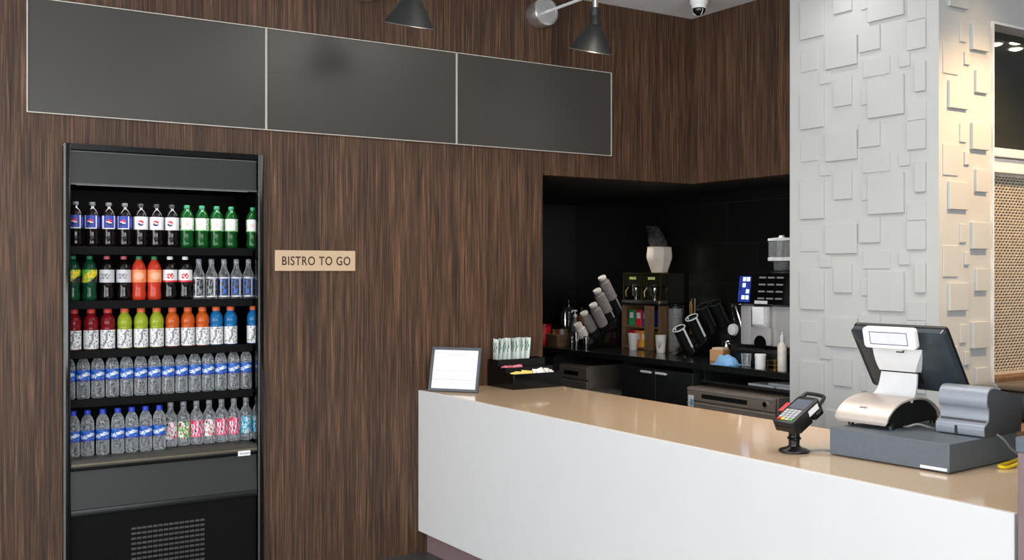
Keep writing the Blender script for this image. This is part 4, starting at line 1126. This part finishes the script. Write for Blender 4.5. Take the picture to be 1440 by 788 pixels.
for dy, dz, m_, nm in teas:
    y = 6.04 + dy - 0.0375
    t = thing('tea_box', f'{nm} tea box with pale label in the wooden rack', 'tea box', (5.245, y, BZ + dz), 0, 'tea boxes in the wooden rack')
    one('carton', lambda bm: box(bm, 0, 0.15, -0.034, 0.034, 0, 0.128, bev=.002, seg=1), tgreen if nm == 'green' else m_, t, 20)
    one('box_label', lambda bm: [box(bm, -0.001, 0, -0.022, 0.022, 0.06, 0.105, mi=0)], LWHITE, t, 0)
def paper_cup(x, y, label, h=0.125, printed=False):
    t = thing('paper_cup', label, 'cup', (x, y, BZ), 0, 'white paper cups in front of the tea rack')
    one('cup_wall', lambda bm: lathe(bm, [(0.0, 0.003), (0.028, 0.003), (0.029, 0.0), (0.031, 0.004), (0.0405, h - .004), (0.0425, h - 0.002), (0.0425, h + .001), (0.040, h), (0.0295, 0.008), (0.0, 0.008)], 28), WCUP, t, 40)
    if printed:
        def fm(k, i):
            u = (2 * PI * (i + .5) / 40 + 2.44 + PI) % (2 * PI) - PI
            return 1 if abs(u) < .45 and k in (2, 3, 4) and hsh(u * 3, k, 3) > .3 else 0
        one('cup_print', lambda bm: lathe(bm, [(0.0318 + 0.0095 * q, 0.004 + (h - .012) * q) for q in [j / 7 for j in range(8)]], 40, fmi=fm, cap0=False, cap1=False), [WCUP, LGREY], t, 40)
paper_cup(5.16, 6.28, 'plain white paper cup before the tea boxes, further from coffee machine')
paper_cup(5.16, 5.955, 'white paper cup with grey print, nearer the coffee machine', 0.13, True)
jr = thing('clear_canister', 'tall clear canister with brown contents right of the tea rack', 'canister', (5.30, 5.945, BZ))
one('canister_wall', lambda bm: lathe(bm, [(0.0, 0), (0.055, 0), (0.056, 0.004), (0.056, 0.33), (0.053, 0.33), (0.053, 0.008), (0.0, 0.008)], 32), CLEARP, jr, 40)
one('contents', lambda bm: lathe(bm, [(0.0, 0.009), (0.050, 0.009), (0.05, 0.09), (0.042, 0.10), (0.049, 0.115), (0.05, 0.18), (0.040, 0.195), (0.048, 0.21), (0.048, 0.27), (0.0, 0.28)], 24), M('brown_sugar_contents', (120, 92, 72), .8, var=.5, scale=60, bump=.4), jr, 40)
one('canister_lid', lambda bm: lathe(bm, [(0.0, 0.331), (0.058, 0.331), (0.058, 0.345), (0.02, 0.35), (0.018, 0.362), (0.0, 0.362)], 28), BLACK, jr, 40)
st = thing('stirrer_holder', 'black holder of tall wooden stirrers beside the lid dispenser', 'holder', (5.36, 5.83, BZ))
one('holder_cup', lambda bm: lathe(bm, [(0.0, 0), (0.034, 0), (0.036, 0.003), (0.038, 0.14), (0.035, 0.14), (0.033, 0.006), (0, 0.006)], 24), BLACK, st, 40)
for k in range(7):
    o = one('wooden_stirrer', lambda bm: box(bm, -0.0015, 0.0015, -0.005, 0.005, 0, 0.40 - 0.02 * (k % 3), bev=.001, seg=1), STICK if k != 6 else STRIP, None, 20)
    a = k * 0.9
    o.location = (5.36 + 0.014 * math.cos(a), 5.83 + 0.016 * math.sin(a), BZ + 0.008)
    if k == 6: o.location = (5.36, 5.805, BZ + .008)
    o.rotation_euler = (0.03 * math.sin(a) * -1 if k != 6 else 0.02, 0.03 * math.cos(a), a)
    tag(o, 'tall wooden stirrer standing in the black holder' if k != 6 else 'pale grey flat stick standing at the edge of stirrer holder', 'stirrer', 'stirrers in the holder')

tw = thing('twin_dispenser', 'dark twin drink dispenser with steel taps on the tea rack', 'dispenser', (5.21, 6.045, BZ + 0.361))
one('machine_case', lambda bm: box(bm, 0.10, 0.27, 0.0, 0.45, 0, 0.236, bev=.004), BREW, tw, 20)
for k in range(2):
    y0 = 0.01 + k * 0.225
    f = one('front_head', lambda bm: box(bm, 0.03, 0.10, y0, y0 + 0.205, 0.13, 0.226, bev=.005), BREW, tw, 20)
    one('badge', lambda bm: box(bm, 0.028, 0.03, y0 + 0.06, y0 + 0.14, 0.185, 0.205), M('pale_green_badge' + str(k), (186, 196, 120), .5), f, 0)
    tp = one('tap', lambda bm: [lathe(bm, [(0, 0.12), (0.02, 0.12), (0.02, 0.06), (0.014, 0.05), (0.014, 0.03), (0, 0.03)], 16, T(0.045, y0 + 0.08, 0)), box(bm, 0.015, 0.03, y0 + .068, y0 + .092, 0.06, 0.15, bev=.003)], CHROME, tw)
    one('tap_handle', lambda bm: [tube(bm, [(0.02, y0 + 0.14, 0.125), (0.0, y0 + 0.15, 0.09), (0.005, y0 + 0.15, 0.05)], 0.008, 8)], BRASS, tp)
one('edge_trim', lambda bm: [box(bm, 0.026, 0.105, 0.0, 0.45, 0.228, 0.238), box(bm, 0.024, 0.03, 0.0, 0.008, 0.0, 0.228), box(bm, 0.024, 0.03, 0.442, 0.45, 0, 0.228), box(bm, 0.024, 0.03, 0.218, 0.23, 0.0, 0.228)], BRASS, tw, 0)
one('drip_tray', lambda bm: box(bm, 0.0, 0.10, 0.01, 0.44, 0.0, 0.022, bev=.003), STEEL, tw, 20)
hp = thing('bean_bin', 'white tapered bin sitting on top of the twin dispenser', 'bin', (5.33, 6.165, BZ + 0.361 + 0.239))
one('bin_wall', lambda bm: lathe(bm, [(0.0, 0), (0.062, 0), (0.068, 0.01), (0.095, 0.085), (0.104, 0.11), (0.105, 0.135), (0.098, 0.19), (0.101, 0.196), (0.095, 0.2), (0.09, 0.19), (0.085, 0.11), (0.06, 0.012), (0, 0.012)], 8, R(PI / 8, 'Z')), M('ivory_bin_plastic', (232, 218, 204), .6, var=.04), hp, 25)
def _f(bm):
    secs = [(0.0, 0.150, 0.072, 0.060), (-0.01, 0.21, 0.085, 0.062), (-0.022, 0.25, 0.09, 0.055), (-0.04, 0.30, 0.08, 0.04), (-0.07, 0.345, 0.075, 0.016), (-0.085, 0.362, 0.07, 0.006)]
    rr = []
    g = random.Random(5)
    for i, (dy, z, ry, rx) in enumerate(secs):
        rr.append([bm.verts.new((rx * math.cos(a) + .0 * i, -dy * 1.2 + ry * math.sin(a) * (1 + g.uniform(-.08, .08)), z + g.uniform(-.008, .008))) for a in [2 * PI * k / 16 for k in range(16)]])
    for i in range(len(rr) - 1):
        for k in range(16):
            addf(bm, [rr[i][k], rr[i][(k + 1) % 16], rr[i + 1][(k + 1) % 16], rr[i + 1][k]])
    addf(bm, rr[0][::-1]); addf(bm, rr[-1])
tag(one('coffee_bag', _f, BEANBAG, None, 60), 'crumpled smoky plastic bag poking out of the white bin', 'bag').location = (5.33, 6.165, BZ + 0.6)

# ------------------------------------------------------------------ bean-to-cup coffee machine
em = thing('coffee_machine', 'black and steel coffee machine with lit blue screen beside the pillar', 'coffee machine', (4.98, 4.52, BZ))
one('machine_body', lambda bm: box(bm, 0.06, 0.48, 0.0, 0.46, 0.03, 0.60, bev=.01), BLACK, em, 30)
one('steel_front', lambda bm: [box(bm, 0.03, 0.06, 0.0, 0.455, 0.13, 0.39, bev=.004), box(bm, 0.0, 0.03, 0.18, 0.33, 0.25, 0.385, bev=.004), box(bm, 0.0, 0.03, 0.17, 0.34, 0.135, 0.25, bev=.004)], COFSTEEL, em, 30)
one('side_pillar', lambda bm: box(bm, 0.02, 0.06, 0.36, 0.45, 0.13, 0.385, bev=.006), COFSTEEL, em, 30)
one('spout', lambda bm: [prism(bm, [(-0.03, 0.27), (0.03, 0.23), (0.03, 0.38), (-0.03, 0.38)], 0.20, 0.30, 'xz', bev=.004)], WHITE, em, 30)
one('cup_arch', lambda bm: lathe(bm, [(0, 0), (0.052, 0), (0.052, 0.004), (0, 0.004)], 24, T(-0.001, 0.255, 0.145) @ R(-PI / 2, 'Y')), BLACKG, em, 30)
one('steam_slot', lambda bm: box(bm, 0.0265, 0.03, 0.335, 0.372, 0.24, 0.36), BLACKG, em, 0)
one('control_panel', lambda bm: prism(bm, [(0.02, 0.385), (-0.015, 0.40), (0.01, 0.60), (0.07, 0.62), (0.07, 0.385)], 0.0, 0.46, 'xz', bev=.004), BLACKG, em, 30)
scm = T(-0.0155, 0, 0.402) @ R(math.atan2(0.025, 0.2), 'Y')
s_ = one('screen', lambda bm: box(bm, -0.004, 0.0, 0.338, 0.440, 0.008, 0.178, mat=scm), SCREENON, em, 0)
one('screen_icon', lambda bm: [box(bm, -0.0055, -0.004, 0.345 + i * .035, 0.372 + i * .035, 0.025 + j * 0.04, 0.052 + j * 0.04, mat=scm) for i in range(2) for j in range(4) if (i + j) % 3 != 2], SCREENW, s_, 0)
one('selector_button', lambda bm: [box(bm, -0.0045, 0, 0.06 + i * .075, 0.115 + i * .075, 0.03 + j * .045, 0.040 + j * .045, mat=scm) for i in range(3) for j in range(4)], LGREY, em, 0)
one('logo_strip', lambda bm: box(bm, -0.003, 0.0, 0.18, 0.29, 0.0, 0.02, mat=scm), SILVERP, em, 0)
one('base_tray', lambda bm: box(bm, -0.06, 0.46, 0.0, 0.46, 0.012, 0.10, bev=.008), BLACK, em, 30)
one('drip_grate', lambda bm: [box(bm, -0.05, 0.02, 0.05 + k * .03, 0.06 + k * .03, 0.10, 0.108) for k in range(13)], STEEL, em, 0)
one('machine_foot', lambda bm: [lathe(bm, [(0, 0), (0.02, 0), (0.018, 0.013), (0, 0.013)], 12, T(x, y, 0)) for x in (0.0, 0.42) for y in (0.05, 0.41)], BLACK, em)
hpz = 0.62
for k, y in enumerate((0.20, 0.06)):
    h = one('bean_hopper', lambda bm: lathe(bm, [(0.0, 0.0), (0.05, 0.0), (0.055, 0.05), (0.085, 0.075), (0.085, 0.19), (0.080, 0.19), (0.080, 0.08), (0.05, 0.055), (0.0, 0.055)], 28, T(0.16, y + .02, hpz)), CLEARP, em, 30)
    one('hopper_lid', lambda bm: lathe(bm, [(0.0, 0.19), (0.089, 0.19), (0.089, 0.205), (0.02, 0.212), (0.016, 0.225), (0, 0.225)], 28, T(0.16, y + .02, hpz)), SILVERP, h, 30)
    one('hopper_collar', lambda bm: lathe(bm, [(0.082, 0.058), (0.089, 0.06), (0.089, 0.08), (0.085, 0.082)], 28, T(0.16, y + .02, hpz), cap0=False, cap1=False), SILVERP, h, 30)
    one('coffee_bean', lambda bm: lathe(bm, [(0.0, 0.056), (0.05, 0.058), (0.076, 0.082), (0.076, 0.11), (0.0, 0.125)], 24, T(0.16, y + .02, hpz)), M('roasted_beans' + str(k), (52, 34, 24), .5, var=.5, scale=90, bump=.6), h, 30)
# milk unit knobs on the left of the machine
gr = thing('milk_unit', 'small black milk unit with chrome pipe left of the coffee machine', 'appliance', (5.10, 5.07, BZ))
one('unit_case', lambda bm: box(bm, 0, 0.3, -0.06, 0.10, 0, 0.27, bev=.01), BLACK, gr, 30)
one('pipe', lambda bm: tube(bm, spline([(-0.02, -0.045, 0.2), (-0.045, -0.02, 0.33), (-0.04, 0.02, 0.385), (-0.02, 0.06, 0.37), (0.02, 0.075, 0.275)], 6), 0.010, 10), CHROME, gr)
one('round_knob', lambda bm: lathe(bm, [(0, 0), (0.034, 0), (0.042, 0.015), (0.036, 0.035), (0, 0.04)], 24, T(0.0, 0.05, 0.215) @ R(-PI / 2, 'Y')), SILVERP, gr)

# small things on the back counter
pt = thing('steel_pitcher', 'small steel milk pitcher behind the blue cloth', 'pitcher', (5.17, 5.27, BZ))
one('pitcher_wall', lambda bm: lathe(bm, [(0, 0), (0.036, 0), (0.040, 0.004), (0.041, 0.03), (0.032, 0.09), (0.036, 0.125), (0.034, 0.125), (0.030, 0.09), (0.038, 0.03), (0.0, 0.006)], 28), CHROME, pt, 40)
one('handle', lambda bm: tube(bm, spline([(-0.01, -0.033, 0.11), (-0.02, -0.065, 0.10), (-0.02, -0.068, 0.05), (-0.012, -0.038, 0.03)], 5), 0.005, 8), CHROME, pt)
bx = thing('kraft_box', 'open tan cardboard box beside the blue cloth', 'box', (5.06, 5.225, BZ), 0.3)
one('box_wall', lambda bm: [box(bm, -0.05, -0.046, -0.05, 0.05, 0, 0.075), box(bm, 0.046, 0.05, -0.05, 0.05, 0, 0.075), box(bm, -0.046, 0.046, -0.05, -0.046, 0, 0.075), box(bm, -0.046, 0.046, 0.046, 0.05, 0, 0.075), box(bm, -0.046, 0.046, -0.046, 0.046, 0, 0.004)], KRAFT, bx, 0)
one('box_content', lambda bm: [box(bm, -0.042, 0.042, -0.042 + k * .014, -0.032 + k * .014, 0.005, 0.088, bev=.001, seg=1) for k in range(6)], M('cream_filters', (226, 200, 170), .8), bx, 20)
def cloth(bm):
    g = random.Random(11)
    n, m = 20, 14
    V = {}
    for i in range(n + 1):
        for j in range(m + 1):
            u, v = i / n * 2 - 1, j / m * 2 - 1
            d = max(0, 1 - (u * u * .95 + v * v * .95) ** 2.2)
            h = 0.006 + 0.058 * d ** .6 * (0.85 + .13 * math.sin(u * 4.2 + v * 2.5) + .07 * math.sin(v * 6 - u * 5))
            V[i, j] = bm.verts.new((v * 0.055 * (1.1 - .1 * d), u * 0.082, max(h, 0.004)))
    W_ = {k: bm.verts.new((v.co.x, v.co.y, 0.0)) for k, v in V.items() if k[0] in (0, n) or k[1] in (0, m)}
    for i in range(n):
        for j in range(m):
            addf(bm, [V[i, j], V[i + 1, j], V[i + 1, j + 1], V[i, j + 1]])
    for i in range(n):
        for j in (0, m): addf(bm, [V[i, j], V[i + 1, j], W_[i + 1, j], W_[i, j]])
    for j in range(m):
        for i in (0, n): addf(bm, [V[i, j], V[i, j + 1], W_[i, j + 1], W_[i, j]])
o = tag(one('cleaning_cloth', cloth, BLUECL, None, 70), 'crumpled light blue cleaning cloth on the black counter', 'cloth'); o.location = (4.86, 4.955, BZ)
g_ = thing('drinking_glass', 'clear glass between the blue cloth and white tub', 'glass', (4.88, 4.80, BZ))
one('glass_wall', lambda bm: lathe(bm, [(0, 0), (0.026, 0), (0.028, 0.002), (0.034, 0.08), (0.032, 0.08), (0.026, 0.008), (0, 0.008)], 28), CLEARG, g_, 40)
one('glass_rim', lambda bm: tube(bm, [(0.033 * math.cos(a), 0.033 * math.sin(a), 0.08) for a in [2 * PI * i / 28 for i in range(28)]], 0.0013, 6, closed=True), CLEARG, g_, 40)
rl = thing('white_tub', 'white cylindrical tub before the coffee machine', 'tub', (4.835, 4.635, BZ))
one('tub_wall', lambda bm: lathe(bm, [(0, 0), (0.032, 0), (0.034, 0.003), (0.034, 0.075), (0, 0.075)], 28), WHITE, rl, 40)
one('tub_lid', lambda bm: lathe(bm, [(0, 0.075), (0.036, 0.075), (0.036, 0.09), (0.033, 0.093), (0, 0.093)], 28), WHITE, rl, 40)
tb = thing('white_bottle', 'tall white bottle next to the pillar before the coffee machine', 'bottle', (4.835, 4.455, BZ))
one('bottle_body', lambda bm: lathe(bm, [(0, 0), (0.026, 0), (0.029, 0.004), (0.029, 0.15), (0.024, 0.165), (0.013, 0.178), (0.012, 0.19), (0, 0.19)], 28), M('off_white_bottle', (226, 218, 206), .5), tb, 40)
one('cap', lambda bm: lathe(bm, [(0, 0.188), (0.015, 0.188), (0.015, 0.215), (0.006, 0.22), (0.005, 0.24), (0, 0.24)], 20), SILVERP, tb, 40)
wb = thing('wire_basket', 'small gold wire basket beside the tall white bottle', 'basket', (4.845, 4.525, BZ))
def _f(bm):
    for z in (0.004, 0.03, 0.06):
        tube(bm, [(x, y, z) for x, y in rrect(-0.035, 0.035, -0.032, 0.032, 0.008, 3)], 0.0025, 6, closed=True)
    for x, y in rrect(-0.035, 0.035, -0.032, 0.032, 0.008, 2):
        tube(bm, [(x, y, 0.003), (x, y, 0.06)], 0.0018, 6)
one('wire_frame', _f, GOLD, wb)
rd = thing('red_canister', 'red canister at the far left end of the back counter', 'canister', (4.90, 7.13, BZ))
one('canister_wall', lambda bm: lathe(bm, [(0, 0), (0.062, 0), (0.064, 0.004), (0.064, 0.15), (0.06, 0.155), (0, 0.155)], 28), RED, rd, 40)
one('canister_lid', lambda bm: lathe(bm, [(0, 0.155), (0.066, 0.155), (0.066, 0.172), (0, 0.176)], 28), M('dark_red_lid', (120, 18, 24), .4), rd, 40)
bk = thing('snack_basket', 'brown basket of packets next to the red canister', 'basket', (4.93, 6.945, BZ))
def _f(bm):
    for k in range(9):
        z = 0.004 + k * 0.011
        s = 1 + k * .012
        tube(bm, [(x * s, y * s, z) for x, y in rrect(-0.07, 0.07, -0.075, 0.075, 0.02, 3)], 0.0062, 6, closed=True)
    box(bm, -0.066, 0.066, -0.07, 0.07, 0, 0.006)
one('wicker_wall', _f, M('wicker_brown', (112, 84, 58), .7, var=.3, scale=90), bk)
for k in range(4):
    o = obj('snack_packet', packet_bm(0.07, 0.13, 0.012), [(M('cream_wrapper', (196, 168, 128), .5), M('copper_wrapper', (150, 84, 50), .4), LSILVER, M('olive_wrapper', (120, 112, 72), .5))[k]], None, 60)
    o.location = (4.93 - 0.03 + 0.02 * k, 6.99 - 0.032 * k, BZ + 0.008); o.rotation_euler = (0, -.15 + .1 * k, 1.3 + .1 * k)
    tag(o, ('cream snack packet', 'copper snack packet', 'silver snack packet', 'olive snack packet')[k] + ' standing in the brown basket', 'packet', 'packets in the brown basket')
cf = thing('glass_carafe', 'tall dark glass carafe behind the brown snack basket', 'carafe', (5.15, 7.12, BZ))
one('carafe_body', lambda bm: lathe(bm, [(0, 0), (0.06, 0), (0.066, 0.01), (0.066, 0.24), (0.05, 0.29), (0.045, 0.31), (0, 0.31)], 28), GLASSDK, cf, 40)
one('carafe_lid', lambda bm: lathe(bm, [(0, 0.31), (0.05, 0.31), (0.05, 0.33), (0.012, 0.345), (0.012, 0.37), (0, 0.372)], 24), BLACKG, cf, 40)
one('handle', lambda bm: tube(bm, spline([(-0.045, -0.045, 0.28), (-0.085, -0.07, 0.27), (-0.088, -0.075, 0.12), (-0.05, -0.045, 0.08)], 6), 0.008, 8), CHROME, cf)
sy = thing('syrup_bottle', 'clear syrup bottle with pump left of the cup dispenser', 'bottle', (4.977, 6.79, BZ))
one('bottle_body', lambda bm: lathe(bm, [(0, 0), (0.034, 0), (0.036, 0.004), (0.036, 0.16), (0.028, 0.19), (0.014, 0.215), (0.014, 0.24), (0, 0.24)], 28), M('grey_green_syrup_glass', (122, 134, 128), .1, trans=.4), sy, 40)
one('pump', lambda bm: [lathe(bm, [(0, 0.24), (0.017, 0.24), (0.017, 0.26), (0.006, 0.265), (0.006, 0.285), (0.016, 0.287), (0.016, 0.297), (0, 0.3)], 20), tube(bm, [(0, 0, 0.292), (-0.045, -0.02, 0.292), (-0.052, -0.024, 0.278)], 0.005, 8)], SILVERP, sy, 40)
am = thing('amber_bottle', 'amber brown bottle behind the steel shakers', 'bottle', (5.087, 6.85, BZ))
one('bottle_body', lambda bm: lathe(bm, [(0, 0), (0.036, 0), (0.038, 0.004), (0.038, 0.2), (0.03, 0.24), (0.016, 0.27), (0.016, 0.29), (0, 0.29)], 28), M('amber_glass', (126, 62, 30), .12, var=.2), am, 40)
one('cap', lambda bm: lathe(bm, [(0, 0.288), (0.019, 0.288), (0.019, 0.315), (0, 0.317)], 20), BLACK, am, 40)
for k, (x, y, h) in enumerate(((4.845, 6.60, 0.14), (4.845, 6.47, 0.11), (4.845, 6.69 - .035, 0.10))):
    s = thing('steel_shaker', ('tallest slim steel shaker left of the cup dispenser', 'steel shaker nearest the cup dispenser', 'short steel shaker below the syrup bottle')[k], 'shaker', (x, y, BZ), 0, 'slim steel shakers on the back counter')
    one('shaker_body', lambda bm: lathe(bm, [(0, 0), (0.019, 0), (0.02, 0.003), (0.019, h * .5), (0.020, h * .8), (0, h * .8)], 24), CHROME, s, 40)
    one('shaker_top', lambda bm: lathe(bm, [(0, h * .8), (0.021, h * .8), (0.021, h * .86), (0.013, h * .97), (0, h)], 24), STEEL, s, 40)

# ------------------------------------------------------------------ ceiling downlights
DL = [(7.196, 1.914), (7.48, 1.90), (7.275, 2.03)]
for k, (x, y) in enumerate(DL):
    t = thing('ceiling_light', ('round ceiling downlight mirrored in dark glass, nearest the pillar', 'round ceiling downlight mirrored in dark glass, furthest right', 'round ceiling downlight mirrored in dark glass, nearer the pass wall')[k], 'ceiling light', (x, y, CZ), 0, 'ceiling downlights')
    one('trim_ring', lambda bm: lathe(bm, [(0.05, -0.001), (0.062, -0.001), (0.062, -0.008), (0.05, -0.01)], 28), WHITE, t, 40)
    one('diffuser', lambda bm: lathe(bm, [(0, -0.024), (0.02, -0.023), (0.04, -0.017), (0.05, -0.008), (0.05, -0.003), (0, -0.003)], 28), LAMPON, t, 40)

# ------------------------------------------------------------------ light
def area(name, loc, rot, sx, sy, power, col):
    l = bpy.data.lights.new(name, 'AREA'); l.shape = 'RECTANGLE'; l.size = sx; l.size_y = sy; l.energy = power; l.color = col
    o = bpy.data.objects.new(name, l); COL.objects.link(o); o.location = loc; o.rotation_euler = rot
    return o
def spot(name, loc, target, power, col, ang=70, blend=.6, r=.05):
    l = bpy.data.lights.new(name, 'SPOT'); l.energy = power; l.color = col; l.spot_size = math.radians(ang); l.spot_blend = blend; l.shadow_soft_size = r
    o = bpy.data.objects.new(name, l); COL.objects.link(o); o.location = loc
    o.rotation_euler = (Vector(target) - Vector(loc)).to_track_quat('-Z', 'Y').to_euler()
    return o
area('daylight_left_window', (-3.49, 0.8, 1.65), (0, -PI / 2 - 0.42, 0), 2.5, 8.2, 415, (0.93, 0.97, 1.0))
area('daylight_rear_window', (0.3, -3.99, 1.7), (PI / 2 + 0.3, 0, 0), 5.6, 2.4, 290, (0.95, 0.98, 1.0))
spot('downlight_pass', (4.85, 2.2, CZ - .02), (4.76, 3.14, 1.3), 215, (1.0, 0.66, 0.34), 80, .8, .03)
spot('downlight_pass_wall', (4.80, 2.80, CZ - .02), (4.78, 3.05, 0.9), 14, (1.0, 0.70, 0.40), 100, .9)
area('overhead_soft_fill', (2.9, 3.0, CZ - .02), (0, 0, 0), 1.2, 2.2, 30, (1.0, 0.97, 0.93))  # added soft overhead light, shapes shadows under the relief blocks
spot('downlight_bar_far', (3.4, 4.2, CZ - .02), (3.4, 4.2, 0), 40, (1.0, 0.86, 0.68), 100)
spot('downlight_bar_near', (3.6, 2.5, CZ - .02), (3.6, 2.5, 0), 45, (1.0, 0.84, 0.64), 100)
spot('downlight_column', (4.22, 3.62, CZ - .02), (4.34, 3.62, 0), 9, (1.0, 0.97, 0.92), 140, 1.0, .02)
spot('niche_fill_rack', (4.98, 6.35, NZ - .01), (5.0, 6.35, 0.9), 22, (1.0, 0.94, 0.85), 100)  # added fill to brighten the cups and rack, no fixture here
spot('niche_fill_machine', (4.95, 4.95, NZ - .01), (5.0, 4.9, 0.9), 20, (1.0, 0.95, 0.88), 100)  # added fill that lifts the dark niche around the coffee machine
area('cooler_led_strip', (1.345, WY + 0.045, 2.0), (math.radians(20), 0, 0), 0.82, 0.02, 1.2, (0.93, 0.97, 1.0))

wd = bpy.data.worlds.new('World'); SC.world = wd; wd.use_nodes = True
bg = wd.node_tree.nodes['Background']
bg.inputs['Color'].default_value = (0.85, 0.92, 1.0, 1); bg.inputs['Strength'].default_value = 1.0

# ------------------------------------------------------------------ camera
cam = bpy.data.cameras.new('Camera')
cam.sensor_width = 36.0
cam.lens = 36.0 * 1461.0 / 1440.0
cam.shift_y = -13.0 / 1440.0
cam.clip_start = 0.05
co = bpy.data.objects.new('Camera', cam); COL.objects.link(co)
co.location = (0, 0, 1.595)
co.rotation_euler = (PI / 2, 0, math.radians(-32.76))
SC.camera = co
vs = SC.view_settings
vs.view_transform = 'Standard'; vs.look = 'None'; vs.gamma = 1.0; vs.exposure = 0.0
vs.use_curve_mapping = False
SC.cycles.max_bounces = 10
SC.cycles.transmission_bounces = 10
SC.cycles.sample_clamp_indirect = 6.0
SC.cycles.use_denoising = True
